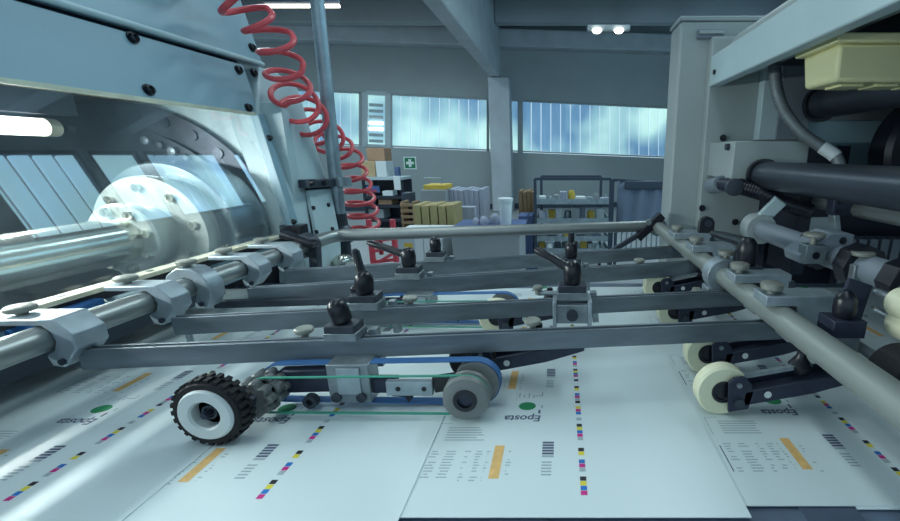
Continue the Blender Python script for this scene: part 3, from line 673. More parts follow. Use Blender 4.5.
pu = MB().lathe((pc.x, BY - .03, pc.z), (0, 1, 0), [(0, .0095), (.0, .021), (.002, .0255), (.008, .027), (.010, .0235), (.013, .0235), (.015, .027), (.02, .027), (.022, .012)], 32, False).build('front_pulley', 'pulley', t)
MB().lathe((pc.x, BY - .031, pc.z), (0, 1, 0), [(0, .0085), (0, .0135), (.003, .014), (.02, .014)], 24, False).build('hub_ring', 'black', pu)
MB().lathe((pc.x, BY - .028, pc.z), (0, 1, 0), [(0, .009), (.05, .009)], 20).build('axle', 'bluesteel', t)
MB().lathe((pc.x + .006, BY + .004, pc.z + .001), (0, 1, 0), [(0, .010), (0, .0275), (.016, .0275), (.016, .010)], 32, False).build('rear_pulley', 'pulley', t)
loop_belt((lc.x + .01, lc.z + .004), (pc.x, pc.z), .0215, .0238, BY - .0195, .0032).build('green_belt', 'greenbelt', t)['label'] = 'thin green belt'
loop_belt((lc.x + .01, lc.z + .005), (pc.x + .006, pc.z + .001), .0235, .0278, BY + .006, .012).build('blue_belt', 'bluebelt', t)['label'] = 'wide blue belt'
m = MB()                                              # knobbly left roller
for j, (yy0, rr) in enumerate(((-.030, .0175), (-.016, .0195), (-.002, .0175))):
    for k in range(9):
        a_ = 2 * math.pi * k / 9 + j * .35; m.lathe((lc.x + rr * math.cos(a_), BY + yy0, lc.z + .004 + rr * math.sin(a_)), (0, 1, 0), [(0, .0035), (.002, .0052), (.010, .0052), (.012, .0035)], 8)
    m.lathe((lc.x, BY + yy0, lc.z + .004), (0, 1, 0), [(0, rr), (.012, rr)], 16)
m.build('studded_roller', 'pulley', t)
# the same belt unit again under the third rail
q = rpu(2, 416); dup(t, (q.x - hub.x, q.y - hub.y, 0), 'belt unit hanging under the third rail, behind the black arms')

# toothed rubber wheel
wc = PZ(212, 446, 0); R = .042
wc = V((wc.x + .007, wc.y - .002, R + .001))
t = thing('toothed_wheel', 'black toothed rubber wheel with white hub rolling on the sheet', 'wheel', (wc.x, wc.y, 0))
MB().lathe(wc, (0, 1, 0), [(-.004, .030), (-.004, .0375), (-.001, .039), (.015, .039), (.018, .036), (.018, .027)], 40, False).build('tyre', 'rubber', t)
m = MB()
for row, off in ((0, 0), (1, .5)):
    for k in range(26):
        a_ = 2 * math.pi * (k + off) / 26; d = V((math.cos(a_), 0, math.sin(a_))); c = wc + d * .0400 + V((0, .0025 + row * .0095, 0))
        m.bar(c - V((0, .0045, 0)), c + V((0, .0045, 0)), .0052, .0045, d)
m.build('tread', 'rubber', t, 0, False)['kind'] = 'stuff'
hb = MB().lathe(wc, (0, 1, 0), [(-.005, .0165), (-.0075, .0185), (-.0075, .0295), (-.005, .0315), (.014, .0315), (.014, .0165), (.004, .0165), (-.005, .0165)], 36, False).build('hub', 'rim', t)
MB().lathe(wc, (0, 1, 0), [(.006, .0166), (.006, .009), (.000, .009), (.000, .0065), (.003, .0065)], 24, True).build('bearing', 'darksteel', hb)
MB().cyl(wc + V((0, -.008, 0)), wc + V((0, .06, 0)), .0035, 12).build('axle', 'bluesteel', t)
MB().bar(wc + V((.004, .03, 0)), (lc.x + .012, wc.y + .03, .036), .008, .016).build('arm', 'darksteel', t, .001)

t.scale = (.9, .9, .9); t.location.z = .0028
# ---------------------------------------------------------------- cream wheels in black forks
def fork_wheel(c, label, group, right=True):
    t = thing('fork_wheel', label, 'wheel', (c.x, c.y, 0), group); r = .031; w = V((c.x, c.y, r + .0008))
    ty = MB().lathe(w, (0, 1, 0), [(-.009, .0135), (-.009, .0285), (-.006, .031), (.006, .031), (.009, .0285), (.009, .0135)], 36, False).build('tyre', 'cream', t)
    MB().lathe(w, (0, 1, 0), [(-.0085, .0045), (-.0085, .009), (-.0105, .010), (-.0105, .0137), (.0105, .0137), (.0105, .0045)], 24, True).build('bearing', 'black', ty)
    ck = [(-.001, -.022), (.022, -.018), (.026, .004), (.022, .015), (.014, .023), (.002, .022), (-.004, .016)]
    for yy0 in (-.0165, .0125):
        MB().prism([w + V((x + .006, yy0, z)) for x, z in ck], (0, .004, 0)).build('cheek', 'bluesteel', t, .001)
    arm = [(.020, -.014), (.022, .004), (.105, .022), (.150, .027), (.150, .018), (.100, .002)]
    MB().prism([w + V((x, -.0165, z)) for x, z in arm], (0, .005, 0)).build('arm', 'bluesteel', t, .001)
    MB().prism([w + V((x, .0115, z)) for x, z in arm], (0, .005, 0)).build('arm', 'bluesteel', t, .001)
    MB().bar(w + V((.03, 0, -.006)), w + V((.145, 0, .020)), .024, .004).build('arm_web', 'bluesteel', t)
    MB().bar(w + V((.014, -.004, .016)), w + V((.10, -.004, .033)), .005, .005).build('rod', 'steel', t)
    MB().lathe(w + V((.016, -.0165, -.010)), (0, -1, 0), [(0, .006), (.003, .006), (.0035, .0025)], 14).build('bolt', 'darksteel', t)
    MB().lathe(w + V((.014, -.0165, .013)), (0, -1, 0), [(0, .003), (.002, .003)], 10).build('pin', 'steel', t)
    MB().lathe(w + V((.048, -.0165, .001)), (0, -1, 0), [(0, .0042), (.0006, .0042)], 14).build('hole_disc', 'rim', t)  # pale disc added in place of the hole through the arm
    MB().lathe(w + V((.09, 0, .022)), (0, 0, 1), [(0, .011), (.008, .013), (.014, .009), (.02, .005), (.028, .005)], 14).build('adjuster', 'black', t)
    return t
G = 'cream wheels in black forks by the right shaft'
c1 = PZ(718, 412, 0); w1 = fork_wheel(c1, 'cream wheel in black fork closest to the sheet edge, right side', G)
for (u, v), lab in (((704, 372), 'cream wheel in black fork, second along the right shaft'), ((673, 327), 'cream wheel in black fork, third along the right shaft'), ((657, 301), 'cream wheel in black fork, farthest along the right shaft')):
    p = PZ(u, v, 0); dup(w1, (p.x - c1.x, p.y - c1.y, .0007), lab)
w1.location.z = .0007
G2 = 'cream wheels in black forks under the middle of the rails'
for (u, v), lab in (((474, 380), 'dark fork wheel behind the belt unit with its black arm rising under the first rail'), ((498, 334), 'cream wheel under the second rail, behind the belt unit pulley')):
    p = PZ(u, v, 0); o = dup(w1, (p.x - c1.x, p.y - c1.y, 0), lab); o['group'] = G2; o.location.z = .0014
    if u == 474:
        for ch in o.children:
            if ch.name.startswith('tyre'): ch.data = ch.data.copy(); ch.data.materials[0] = MATS['rubber']
# ================================================================ guarded machine on the left
LN = V((1, 0, .2)).normalized(); LP = V((-.65, 0, .1))
def PL(u, v, off=0): return PP_(u, v, LP + LN * off, LN)
def lx(z): return -.65 - .2 * (z - .1)                 # the face leans back with height
t = thing('guarded_press', 'pale blue press housing with bolted panels and a clear leaning guard', 'machine', (-1.0, .6, FLOOR))
zA = PL(225, 110).z; zB = PL(225, 57).z; yE = PL(262, 118).y
def slab(z0, z1, y0, y1, off0, off1, name, m, bevel=.002):
    pr = []
    for z, o in ((z0, off1), (z1, off1), (z1, off0), (z0, off0)): pr.append(V((lx(z) + o, y0, z)))
    return MB().prism(pr, (0, y1 - y0, 0)).build(name, m, t, bevel)
lower = slab(zA, zB - .006, .05, yE, -.03, 0, 'lower_panel', 'paint')
MB().prism([V((lx(zA) - .001, .05, zA - .004)), V((lx(zA) + .003, .05, zA - .004)), V((lx(zA) + .003, .05, zA + .003)), V((lx(zA) - .001, .05, zA + .003))], (0, yE - .05, 0)).build('panel_lip', 'strip', t)
zT = .86
up = slab(zB + .002, zT, .05, PL(262, 64).y, -.03, .004, 'upper_panel', 'paint', .006)
MB().cyl((lx(zB) + .006, .05, zB + .007), (lx(zB) + .006, PL(260, 66).y, zB + .007), .0055, 12).build('edge_roll', 'paintlight', t)
slab(zB - .006, zB + .002, .05, yE, -.03, -.012, 'seam', 'navy', 0)
for k, (u, v) in enumerate(((132, 38), (148, 90), (238, 70), (253, 73), (248, 108), (250, 48)  )):
    c = PL(u, v, .0); off = .004 if c.z > zB else 0
    MB().lathe(c + LN * off, LN, [(0, .010), (.002, .010), (.002, .0075), (.007, .0075), (.008, .0055), (.004, .0035)], 16).build('panel_bolt', 'black', t)
# side frame beside the guard
fr = [(258, 114), (259, 66), (277, 72), (298, 88), (323, 168), (341, 240), (343, 300), (308, 300), (303, 244), (301, 238)]
MB().prism([PL(u, v, .008) for u, v in fr], LN * -.07).build('side_frame', 'paintlight', t, .004)
st = [(258, 114), (265, 114), (304, 240), (298, 240)]
MB().prism([PL(u, v, .012) for u, v in st], LN * -.02).build('frame_edge', 'paint', t, .002)
for u, v in ((293, 222), (269, 138)): MB().lathe(PL(u, v, .012), LN, [(0, .007), (.003, .007), (.003, .005), (.007, .004)], 14).build('panel_bolt', 'black', t)
# guard pane
zb = .118
g = MB().prism([V((lx(zb), .06, zb)), V((lx(zA) - .002, .06, zA)), V((lx(zA) - .006, .06, zA)), V((lx(zb) - .004, .06, zb))], (0, PL(298, 238).y - .06, 0)).build('guard_pane', 'guardglass', t, 0, False)
# clamp bar under the pane
ys1 = .97
bar = MB().box(-.672, -.648, .05, ys1, .112, .119).build('ledge_strip', 'strip', t, .001)
MB().box(-.670, -.652, .05, ys1, .100, .112).build('ledge_seal', 'black', t)
for u in (12, 48, 62, 150): 
    yy0 = (F_PX * -.660 / (u - PP[0]) + (.119 - H) * math.sin(PITCH)) / math.cos(PITCH); MB().lathe((-.660, yy0, .119), (0, 0, 1), [(0, .005), (.0006, .005)], 14).build('hole_dot', 'darksteel', bar)  # dark discs painted for the shade inside the strip's holes
MB().box(-.70, -.672, .05, 1.0, .045, .100).build('base_plate', 'paint', t, .002)
MB().box(-.672, -.640, .47, .56, .06, .106).build('blue_block', 'blue', t, .003)['label'] = 'bright blue block under the ledge strip'
MB().box(-.672, -.645, .58, .66, .062, .1).build('bracket_block', 'paintlight', t, .003); MB().box(-.672, -.648, .68, .73, .06, .1).build('bracket_block', 'clamp', t, .003)
c = PL(299, 243); MB().box(c.x - .03, c.x + .02, c.y - .02, c.y + .015, .09, .135).build('corner_stop', 'black', t, .002)
# inside: far plate, dark guide disc, chain guide
MB().box(-1.05, -.66, 1.05, 1.08, -.1, .42).build('inner_plate', 'paintlight', t); MB().box(-1.6, -1.05, 1.05, 1.08, -.1, .42).build('inner_plate', 'darksteel', t)
DC = V((-1.05, 1.045, .05)); 
MB().lathe(DC, (0, -1, 0), [(0, .372), (.012, .372)], 64).build('guide_disc', 'darksteel', t)
arc = [(.315, a_) for a_ in range(4, 79, 4)] + [(.275, a_) for a_ in range(76, 3, -4)]
cg = MB().prism([DC + V((r_ * math.cos(math.radians(a_)), -.012, r_ * math.sin(math.radians(a_)))) for r_, a_ in arc], (0, -.012, 0)).build('chain_guide', 'darksteel', t)
for k in range(12):
    a = math.radians(7 + k * 6); c = DC + V((.296 * math.cos(a), -.024, .296 * math.sin(a)))
    MB().lathe(c, (0, -1, 0), [(0, .010), (.010, .010), (.012, .006)], 12).build('chain_bolt', 'clamp' if k % 2 else 'darksteel', cg)
for k in range(7):
    a = math.radians(14 + k * 11); c = DC + V((.347 * math.cos(a), -.012, .347 * math.sin(a)))
    MB().lathe(c, (0, -1, 0), [(0, .012), (.004, .012)], 14).build('guide_bolt', 'navymetal', t)
c = PY(228, 127, 1.05); MB().lathe(PY(247, 133, 1.049), (0, -1, 0), [(0, .014), (.004, .014)], 18).build('plate_plug', 'darksteel', t)
MB().box(-1.62, -1.58, .02, 1.08, FLOOR, .6).build('back_wall', 'darksteel', t)
MB().box(-1.6, -.74, .04, 1.08, .42, .46).build('inner_roof', 'navymetal', t)
MB().box(-1.6, -.69, .04, 1.05, -.09, -.045).build('inner_floor', 'darksteel', t)
MB().box(-1.6, -.69, .05, 1.1, FLOOR, -.09).build('plinth', 'paint', t, .004)
MB().box(-1.6, lx(.5) - .03, .05, 1.0, .46, zT).build('upper_body', 'paint', t)
MB().box(-1.6, -.72, 1.08, 1.12, FLOOR, .46).build('end_cover', 'paintlight', t, .004)
# shelf of dark metal under the roller seen through the guard
MB().box(-.80, -.67, .1, .80, .03, .06).build('tray_bar', 'navymetal', t); MB().box(-.74, -.70, .42, .60, .09, .1).build('wear_plate', 'strip', t)
# hinge plate and post
hp = thing('hinge_plate', 'white hinge plate with four bolts and black latch on the machine frame', 'plate', PL(322, 210, .012))
hq = [PL(u, v, .02) for u, v in ((309, 190), (331, 188), (340, 236), (317, 238))]
MB().prism(hq, LN * -.011).build('plate', 'paintlight', hp, .002)
hq = [PL(u, v, .012) for u, v in ((306, 187), (334, 185), (343, 240), (314, 242))]
MB().prism(hq, LN * -.004).build('gasket', 'navy', hp, .001)
for u, v in ((313, 208), (328, 205), (316, 232), (332, 229)): MB().lathe(PL(u, v, .02), LN, [(0, .006), (.004, .005)], 12).build('bolt', 'black', hp)
MB().bar(PL(304, 184, .03), PL(338, 182, .03), .03, .022).build('latch', 'darksteel', hp, .003)
for u in (311, 324): MB().lathe(PL(u, 183, .045), LN, [(0, .009), (.01, .008)], 12).build('latch_screw', 'black', hp)
po = thing('grey_post', 'galvanised round post rising beside the machine to the ceiling', 'post', V((PY(341, 230, 1.22).x, 1.22, FLOOR)))
b_, a_ = PY(341, 232, 1.22), PY(317, 0, 1.22); d_ = a_ - b_
MB().cyl(b_ - d_ * .05, b_ + d_ * 1.6, .0175, 20).build('tube', 'galv', po)
MB().lathe(b_ - V((0, 0, .03)), (0, 0, 1), [(0, .03), (.04, .03), (.05, .022), (.085, .02)], 20).build('socket', 'darksteel', po)
MB().cyl(V((b_.x, b_.y, FLOOR)), b_ - V((0, 0, .03)), .022, 16).build('foot_tube', 'darksteel', po)
c = PY(338, 182, 1.2); MB().ring(c + V((0, .02, -.012)), (0, 0, 1), .0176, .026, .025).build('band', 'galv', po)
c = PY(341, 262, 1.12); tag(MB().lathe(c, (0, -1, .2), [(-.03, .02), (0, .022), (.01, .018), (.016, .008)], 18).build('chrome_cap', 'chrome'), 'rounded chrome cap under the bent pipe elbow', 'cap')
# polished roller with flange
ro = thing('polished_roller', 'polished steel roller with bolted white flange behind the clear guard', 'roller', (-.85, .6, .14))
AX = V((-.85, 0, .14))
MB().cyl(AX + V((0, .06, 0)), AX + V((0, .82, 0)), .043, 40).build('shaft', 'chrome', ro)
MB().lathe(AX + V((0, .80, 0)), (0, 1, 0), [(0, .043), (0, .066), (.004, .070), (.022, .070), (.026, .060), (.06, .060)], 44, False).build('small_flange', 'flange', ro)
MB().lathe(AX + V((0, .86, 0)), (0, 1, 0), [(0, .05), (0, .118), (.006, .120), (.018, .120), (.022, .112), (.04, .112)], 56, False).build('large_flange', 'flange', ro)
MB().lathe(AX + V((0, .90, 0)), (0, 1, 0), [(0, .1), (0, .143), (.004, .147), (.1, .147), (.1, .04)], 56, False).build('drum', 'drum', ro)
for rr, yy0, n_ in ((.056, .80, 8), (.096, .86, 9)):
    for k in range(n_):
        a = 2 * math.pi * (k + .3) / n_; MB().lathe(AX + V((rr * math.cos(a), yy0, rr * math.sin(a))), (0, -1, 0), [(0, .0085), (.008, .0085), (.008, .0045), (.003, .0045)], 14).build('flange_bolt', 'chrome', ro)
# lamp inside
lt = thing('machine_lamp', 'bright white tube lamp inside the guarded machine', 'lamp', (-1.0, .55, .352))
MB().cyl((-1.0, .1, .352), (-1.0, .85, .352), .0165, 16).build('tube', 'glow', lt)
MB().cyl((-1.0, .85, .352), (-1.0, .870, .352), .0175, 16).build('end_cap', 'strip', lt); MB().cyl((-1.0, .885, .352), (-1.0, .90, .352), .009, 12).build('socket', 'darksteel', lt)
MB().box(-1.02, -.98, .08, .9, .376, .42).build('holder', 'darksteel', lt)
area('machine_lamp_light', (-.985, .45, .33), (.03, .7), 11, (.95, 1.0, .95), (0, math.radians(-70), 0))
# ---------------------------------------------------------------- red coiled hose
ctrl = [(196, -30, .92, .8), (228, -6, .95, .85), (252, 16, .98, .85), (274, 38, 1.0, .85), (284, 66, 1.03, .9), (291, 92, 1.07, 1.0), (301, 110, 1.12, 1.1), (314, 127, 1.27, 1.15), (333, 143, 1.37, 1.05), (350, 160, 1.42, .9), (357, 186, 1.44, 1.0), (362, 208, 1.45, 1.1), (366, 236, 1.46, 1.1)]
turns = [0, 1.0, 1.9, 2.9, 4.0, 5.2, 6.4, 7.9, 9.6, 11, 13, 14.8, 17]
pts = [PY(u, v, y) for u, v, y, _ in ctrl]; path = []; N = 680
for k in range(N + 1):
    tt = turns[-1] * k / N; i = max(j for j in range(len(turns) - 1) if turns[j] <= tt + 1e-9); f_ = (tt - turns[i]) / (turns[i + 1] - turns[i])
    p = pts[i].lerp(pts[i + 1], f_); ax = (pts[min(i + 2, len(pts) - 1)] - pts[max(i - 1, 0)]).normalized(); ax = (ax + V((-.2, .1, -.35))).normalized()
    r = .044 * (ctrl[i][3] * (1 - f_) + ctrl[i + 1][3] * f_); e1 = ax.cross(V((0, 1, .1))).normalized(); e2 = ax.cross(e1).normalized(); an = 2 * math.pi * tt
    path.append(p + e1 * (r * math.cos(an)) + e2 * (r * math.sin(an)))
ho = thing('coiled_hose', 'red spiral air hose hanging beside the grey post', 'hose', pts[5])
MB().tube(path, .0062, 8).build('coil', 'red', ho)
MB().cyl(path[-1], path[-1] + V((0, 0, -.06)), .008, 10).build('end_fitting', 'redpaint', ho)
# ================================================================ sheet feeder on the right
fe = thing('sheet_feeder', 'pale grey sheet feeder housing with cabinet, plate and overhead beam', 'machine', (.9, .8, FLOOR))
cy = 1.22
c0, c1 = PY(681, 21, cy), PY(760, 24, cy)
MB().box(c0.x, 1.6, cy, cy + .10, FLOOR, c0.z).build('cabinet', 'cab', fe, .006)
MB().box(c0.x - .003, 1.6, cy - .003, cy + .105, c0.z, c0.z + .012).build('cabinet_top', 'cab', fe, .003)
a, b = PY(697, 30, cy - .004), PY(723, 39, cy - .004); dr = MB().box(a.x, b.x, cy - .012, cy, b.z, a.z).build('handle_recess', 'cabdark', fe, .002)
MB().box(a.x + .004, b.x - .004, cy - .02, cy - .012, a.z - .012, a.z - .004).build('grip', 'cab', dr)
sp = cy - .03
p0 = PY(709, 86, sp)
MB().box(p0.x, 1.55, sp, cy, FLOOR, p0.z + .12).build('side_plate', 'cab', fe, .003)
for u, v in ((723, 138), (698 + 4, 208), (735, 222), (768, 137), (764, 66)): MB().lathe(PY(u, v, sp), (0, -1, 0), [(0, .009), (.003, .009), (.003, .006), (.008, .006)], 14).build('plate_bolt', 'black', fe)
# overhead beam along the feeder
X0 = PY(709, 87, sp).x; zlo = PY(709, 87, sp).z; zhi = PY(712, 56, sp).z
bm_ = MB().box(X0, X0 + .028, .1, sp, zlo, zhi).build('overhead_beam', 'paintlight', fe, .003)
MB().lathe(PX(715, 72, X0), (-1, 0, 0), [(0, .006), (.004, .006)], 12).build('beam_bolt', 'black', bm_)
MB().cyl((X0 + .10, .2, zhi + .01), (X0 + .10, sp, zhi + .01), .055, 28).build('hood_roll', 'cab', fe)
MB().box(X0 + .028, 1.55, .1, sp, zhi - .03, zhi + .01).build('hood_roof', 'navy', fe)
MB().box(1.2, 1.25, .1, sp, -.1, zhi).build('dark_panel', 'navy', fe)
# lighter uprights on the plate
a, b = PY(765, 60, sp - .02), PY(784, 140, sp - .02); MB().box(a.x, b.x, sp - .03, sp, b.z, a.z + .1).build('upright', 'paintlight', fe, .002)
a, b = PY(784, 60, sp - .03), PY(806, 140, sp - .03); MB().box(a.x, b.x, sp - .035, sp, b.z, a.z + .1).build('upright', 'cabdark', fe, .002)
a, b = PY(806, 120, sp - .02), PY(880, 165, sp - .02); MB().box(a.x, b.x, sp - .02, sp, b.z, a.z).build('panel', 'paint', fe, .002)
a, b = PY(802, 146, sp - .05), PY(845, 170, sp - .05); MB().box(a.x, b.x, sp - .06, sp, b.z, a.z).build('dark_slot', 'navy', fe, .002)
a, b = PY(772, 186, 1.13), PY(1000, 330, 1.13); MB().box(a.x, b.x, 1.13, sp, b.z, a.z).build('dark_interior_panel', 'navy', fe)  # added navy panel before the plate; its colour gives the interior's darkness
# bearing block
a = PY(735, 141, 1.02); b = PY(805, 179, 1.02)
MB().box(a.x, b.x, 1.02, sp, b.z, a.z).build('bearing_block', 'cab', fe, .002)
MB().lathe(PX(729, 147, a.x), (-1, 0, 0), [(0, .009), (.008, .009)], 6).build('block_bolt', 'darksteel', fe)
# rollers running along the feeder
def roller(u, v, Y, r, y_near, label, m='navymetal', name='feed_roller', collar=True):
    c = PY(u, v, Y); t = thing(name, label, 'roller', (c.x, Y * .6, c.z))
    MB().cyl((c.x, y_near, c.z), (c.x, Y, c.z), r, 32).build('tube', m, t)
    if collar: MB().ring((c.x, Y - .012, c.z), (0, 1, 0), r * .98, r * 1.22, .014).build('end_collar', 'black', t)
    return c
roller(762, 175, 1.0, .0305, .12, 'thick dark brownish roller running along the feeder')
roller(820, 104, 1.12, .036, .12, 'thick dark roller below the yellow tray')
c = roller(800, 199, 1.05, .015, .12, 'thin steel shaft under the thick dark roller', 'shaft', 'feed_shaft')
t = thing('shaft_bracket', 'dark angled bracket holding the thin steel shaft', 'bracket', (c.x, .72, c.z))
yb = .84
MB().box(c.x - .05, c.x + .03, yb, yb + .025, c.z - .012, c.z + .028).build('head', 'bluesteel', t, .002)
MB().bar((c.x - .04, yb + .012, c.z - .01), (c.x - .02, yb + .012, c.z - .085), .012, .022, (0, 1, 0)).build('leg', 'steel', t, .002)
for dz in (.016, -.004): MB().lathe((c.x - .038, yb, c.z + dz), (0, -1, 0), [(0, .005), (.003, .005)], 12).build('screw', 'black', t)
c2 = PY(752, 226, .98)
t = thing('collared_shaft', 'cream grey shaft with black collars beside the clamp plates', 'shaft', (c2.x, .6, c2.z))
MB().cyl((c2.x, .30, c2.z), (c2.x, .98, c2.z), .021, 28).build('tube', 'cabdark', t)
for yy0 in (.71, .60, .51, .43):
    MB().prism([V((c2.x + .034 * math.cos(math.radians(a)), yy0, c2.z + .034 * math.sin(math.radians(a)))) for a in range(0, 360, 45)], (0, .028, 0)).build('collar', 'black', t, .001)
MB().ring((c2.x, .93, c2.z), (0, 1, 0), .021, .033, .04).build('end_ring', 'cab', t)
a = PY(781, 200, .93); MB().bar((c2.x + .005, .95, c2.z + .02), a, .03, .012, (0, 1, 0)).build('lever', 'paintlight', t, .002)
# spring hose, pipe stub
pts = [PY(722, 184, 1.06), PY(738, 186, 1.0), PY(760, 192, .97), PY(790, 205, .94), PY(812, 212, .92)]
t = thing('spring_hose', 'dark ribbed hose with grey end fitting on the feeder plate', 'hose', pts[0])
MB().tube(pts, .016, 12).build('hose', 'navy', t)
L = []
for k in range(22):
    f_ = 1 + k / 22 * 2.9; i = int(f_); q = pts[i].lerp(pts[min(i + 1, 4)], f_ - i); q2 = pts[min(i + 1, 4)] - pts[i]; L.append((q, q2))
m = MB()
for q, d in L: m.ring(q, d, .0155, .0185, .004, 14)
m.build('ribs', 'black', t)
MB().cyl(PY(712, 186, 1.14), pts[0], .021, 18).build('fitting', 'cabdark', t); MB().lathe(PY(733, 187, .99), (0, -1, 0), [(0, .02), (.014, .02), (.016, .01)], 18).build('nut', 'darksteel', t)
# flexible conduit
pts = [PY(774, 58, 1.05), PY(775, 72, 1.04), PY(778, 95, 1.03), PY(787, 115, 1.02), PY(803, 134, 1.0), PY(822, 147, .98), PY(836, 157, .96), PY(841, 170, .95)]
sm = []
for i in range(len(pts) - 1):
    p_1, p_2 = pts[i], pts[i + 1]; p_0 = pts[max(i - 1, 0)]; p_3 = pts[min(i + 2, len(pts) - 1)]
    for k in range(6):
        s_ = k / 6; sm.append(.5 * ((2 * p_1) + (p_2 - p_0) * s_ + (2 * p_0 - 5 * p_1 + 4 * p_2 - p_3) * s_ ** 2 + (3 * p_1 - p_0 - 3 * p_2 + p_3) * s_ ** 3))
t = thing('flexible_conduit', 'grey ribbed cable conduit curving down from the overhead beam', 'conduit', pts[0])
MB().tube(sm, .0125, 12).build('conduit', 'conduit', t)
m = MB()
for k in range(1, len(sm) - 10): m.ring(sm[k], sm[k + 1] - sm[k], .0123, .0140, .004, 14)
m.build('ribs', 'conduit', t); MB().tube(sm[-12:-5], .0146, 12).build('sleeve', 'whitebox', t)
# yellow tray
ty = .74
n0 = PY(841, 35, ty); n1 = PY(842, 81, ty); yfar = .845
t = thing('cream_tray', 'cream yellow plastic tray hanging under the feeder hood', 'tray', (n0.x + .12, .82, n1.z))
x0, x1 = n0.x, n0.x + .3
zt, zb_ = n0.z - .012, n1.z
m = MB().hexa([(x0 + .006, ty + .006, zb_), (x1 - .006, ty + .006, zb_), (x1 - .006, yfar - .006, zb_), (x0 + .006, yfar - .006, zb_), (x0, ty, zt), (x1, ty, zt), (x1, yfar, zt), (x0, yfar, zt)])
m.build('body', 'tray', t, .006)
MB().box(x0 - .010, x1 + .01, ty - .010, yfar + .012, zt, zt + .014).build('rim', 'tray', t, .003)
for k in range(4): MB().box(x0 + .03 + k * .06, x0 + .07 + k * .06, ty + .03, yfar - .03, zb_ - .004, zb_).build('foot_rib', 'tray', t, .001)
# big dark wheel
c = PY(935, 152, 1.0); t = thing('dark_drive_wheel', 'large black drive wheel inside the feeder', 'wheel', c)
MB().lathe(c, (0, 1, 0), [(-.03, .10), (-.03, .122), (-.02, .132), (.03, .132), (.03, .02)], 44, False).build('tyre', 'black', t)
MB().lathe(c, (0, 1, 0), [(-.022, .012), (-.022, .085), (-.027, .09), (-.027, .102), (.02, .102)], 36, True).build('disc', 'navymetal', t)
for k in range(6):
    a = math.pi * k / 3; MB().lathe(c + V((.066 * math.cos(a), -.022, .066 * math.sin(a))), (0, -1, 0), [(0, .006), (.004, .006)], 10).build('bolt', 'black', t)
# upright black lug and long black handle on the right shaft
c = PY(707, 228, .93); t = thing('black_lug', 'upright black lug with bolt beside the right shaft', 'lug', c)
p_ = [(-.017, -.03), (.017, -.03), (.017, .012), (.012, .021), (.004, .025), (-.004, .025), (-.012, .021), (-.017, .012)]
MB().prism([c + V((x, 0, z)) for x, z in p_], (0, .014, 0)).build('plate', 'black', t, .001); MB().lathe(c + V((.002, 0, .010)), (0, -1, 0), [(0, .008), (.003, .008), (.003, .004), (.001, .004)], 14).build('bolt', 'darksteel', t)
MB().box(c.x - .03, c.x + .03, c.y - .01, c.y + .03, SZ + .0, c.z - .03).build('foot', 'darksteel', t, .001)
t = thing('long_lever_clamp', 'lever clamp with long black handle lying beside the right shaft', 'clamp', PY(750, 252, .66))
a, b = PY(712, 233, .80), PY(748, 243, .64)
MB().tube([a, a.lerp(b, .3), a.lerp(b, .7), b], .008, 10, [.6, 1, 1, 1.1]).build('lever_arm', 'black', t)
MB().lathe(b + V((0, 0, -.034)), (0, 0, 1), [(0, .014), (.02, .015), (.034, .014), (.042, .008)], 16).build('lever_hub', 'black', t)
MB().box(b.x - .02, b.x + .02, b.y - .02, b.y + .02, b.z - .055, b.z - .034).build('base', 'darksteel', t, .001)
MB().box(b.x - .012, b.x + .012, b.y - .012, b.y + .012, SZ + .02, b.z - .055).build('post', 'darksteel', t)
# second lever clamp nearer on the feeder side
c = PY(846, 300, .44)
t = thing('feeder_lever_clamp', 'black lever clamp with dark block in front of the collared shaft', 'clamp', c)
MB().box(c.x - .018, c.x + .018, c.y - .014, c.y + .016, c.z - .04, c.z - .02).build('block', 'bluesteel', t, .001)
MB().box(c.x - .015, c.x + .015, c.y - .012, c.y + .014, c.z - .065, c.z - .04).build('lower_block', 'steel', t, .001)
MB().lathe(c + V((0, 0, -.02)), (0, 0, 1), [(0, .010), (.008, .012), (.020, .0115), (.026, .009), (.031, .004)], 18).build('lever_hub', 'black', t)
MB().bar(c + V((.02, .02, -.03)), c + V((.034, .03, .012)), .03, .005, (0, 1, 0)).build('slanted_plate', 'bluesteel', t, .001)
MB().bar((c.x, c.y, c.z - .06), (SXR + .012, c.y, SZ + .004), .03, .012).build('bracket', 'steel', t)
# thumb screws on a rod between the collars
for k, (u, v, Y, lab) in enumerate(((814, 238, .66, 'thumb screw on the small grey block near the bracket leg'), (862, 257, .60, 'thumb screw on the black bar before the ribbed panel'))):
    c = PY(u, v, Y); t = thing('thumb_screw_block', lab, 'screw', c); thumb(t, c + V((0, 0, -.01)), .016, .012)
    MB().box(c.x - .016, c.x + .016, c.y - .012, c.y + .012, c.z - .04, c.z - .01).build('block', 'steel', t, .001)
    MB().lathe(c + V((0, -.012, -.026)), (0, -1, 0), [(0, .006), (.001, .006)], 12).build('hole', 'black', t)
    MB().box(c.x - .005, c.x + .005, c.y - .004, c.y + .006, c2.z + .0, c.z - .04).build('stem', 'steel', t)
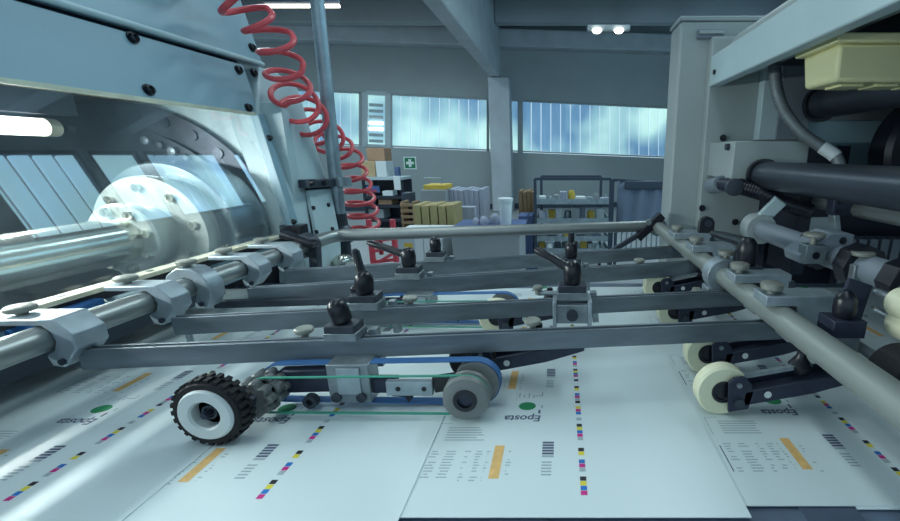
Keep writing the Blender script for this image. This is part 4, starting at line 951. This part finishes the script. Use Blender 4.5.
# pale jaws
c = PY(835, 243, .66); t = thing('pale_jaw', 'pale grey curved jaw block under the shaft bracket', 'block', c)
MB().prism([c + V((x, 0, z)) for x, z in ((-.05, -.035), (-.02, -.03), (0, -.008), (.03, -.006), (.03, .014), (-.005, .016), (-.03, 0), (-.055, -.02))], (0, .05, 0)).build('jaw', 'cabdark', t, .002)
MB().lathe(c + V((.012, 0, .004)), (0, -1, 0), [(0, .006), (.001, .006)], 12).build('hole', 'black', t)
# cream pressing rollers at the right edge
for k, (v, lab) in enumerate(((303, 'upper cream roller behind the nearest collar'), (324, 'lower cream roller behind the nearest collar'))):
    c = PY(911, v + 4, .42); t = thing('cream_roller', lab, 'roller', c); MB().lathe(c, (0, 1, 0), [(-.02, .004), (-.02, .014), (-.016, .017), (.016, .017), (.02, .014), (.02, .004)], 24).build('tyre', 'cream', t)
    MB().cyl(c - V((0, .03, 0)), c + V((0, .05, 0)), .005, 12).build('axle', 'steel', t)
# ribbed grey panel and dark lower side of the feeder
t = thing('ribbed_panel', 'dark grey ribbed panel of upright slats behind the feeder shafts', 'panel', PY(860, 260, 1.0))
p, q = PY(842, 236, 1.02), PY(960, 300, 1.02)
MB().box(p.x, q.x, 1.02, 1.04, q.z, p.z).build('backing', 'navymetal', t)
nsl = 12
for k in range(nsl):
    x = p.x + (q.x - p.x) * k / nsl; MB().box(x + .004, x + (q.x - p.x) / nsl - .004, 1.0, 1.02, q.z, p.z - .004).build('slat', 'cabdark', t, .002)
c = PY(815, 232, 1.12); tag(MB().box(c.x - .05, c.x + .06, 1.12, 1.15, c.z - .05, c.z + .04).build('pale_cover', 'whitebox', None, .003), 'pale cover plate glimpsed behind the grey jaw', 'plate')
c = PY(797, 225, 1.0); tag(MB().box(c.x - .012, c.x + .02, .98, 1.1, c.z - .12, c.z + .08).build('dark_support', 'navy', None, .002), 'dark upright support between the lever and the bracket', 'support')
c = PY(908, 378, .37); t = thing('black_guide_roller', 'black guide roller behind the right shaft near the frame edge', 'roller', c)
MB().lathe(c, (0, 1, 0), [(-.02, .006), (-.02, .025), (-.016, .028), (.02, .028), (.02, .006)], 28).build('tyre', 'rubber', t); MB().cyl(c - V((0, .05, 0)), c + V((0, .08, 0)), .006, 12).build('axle', 'steel', t)
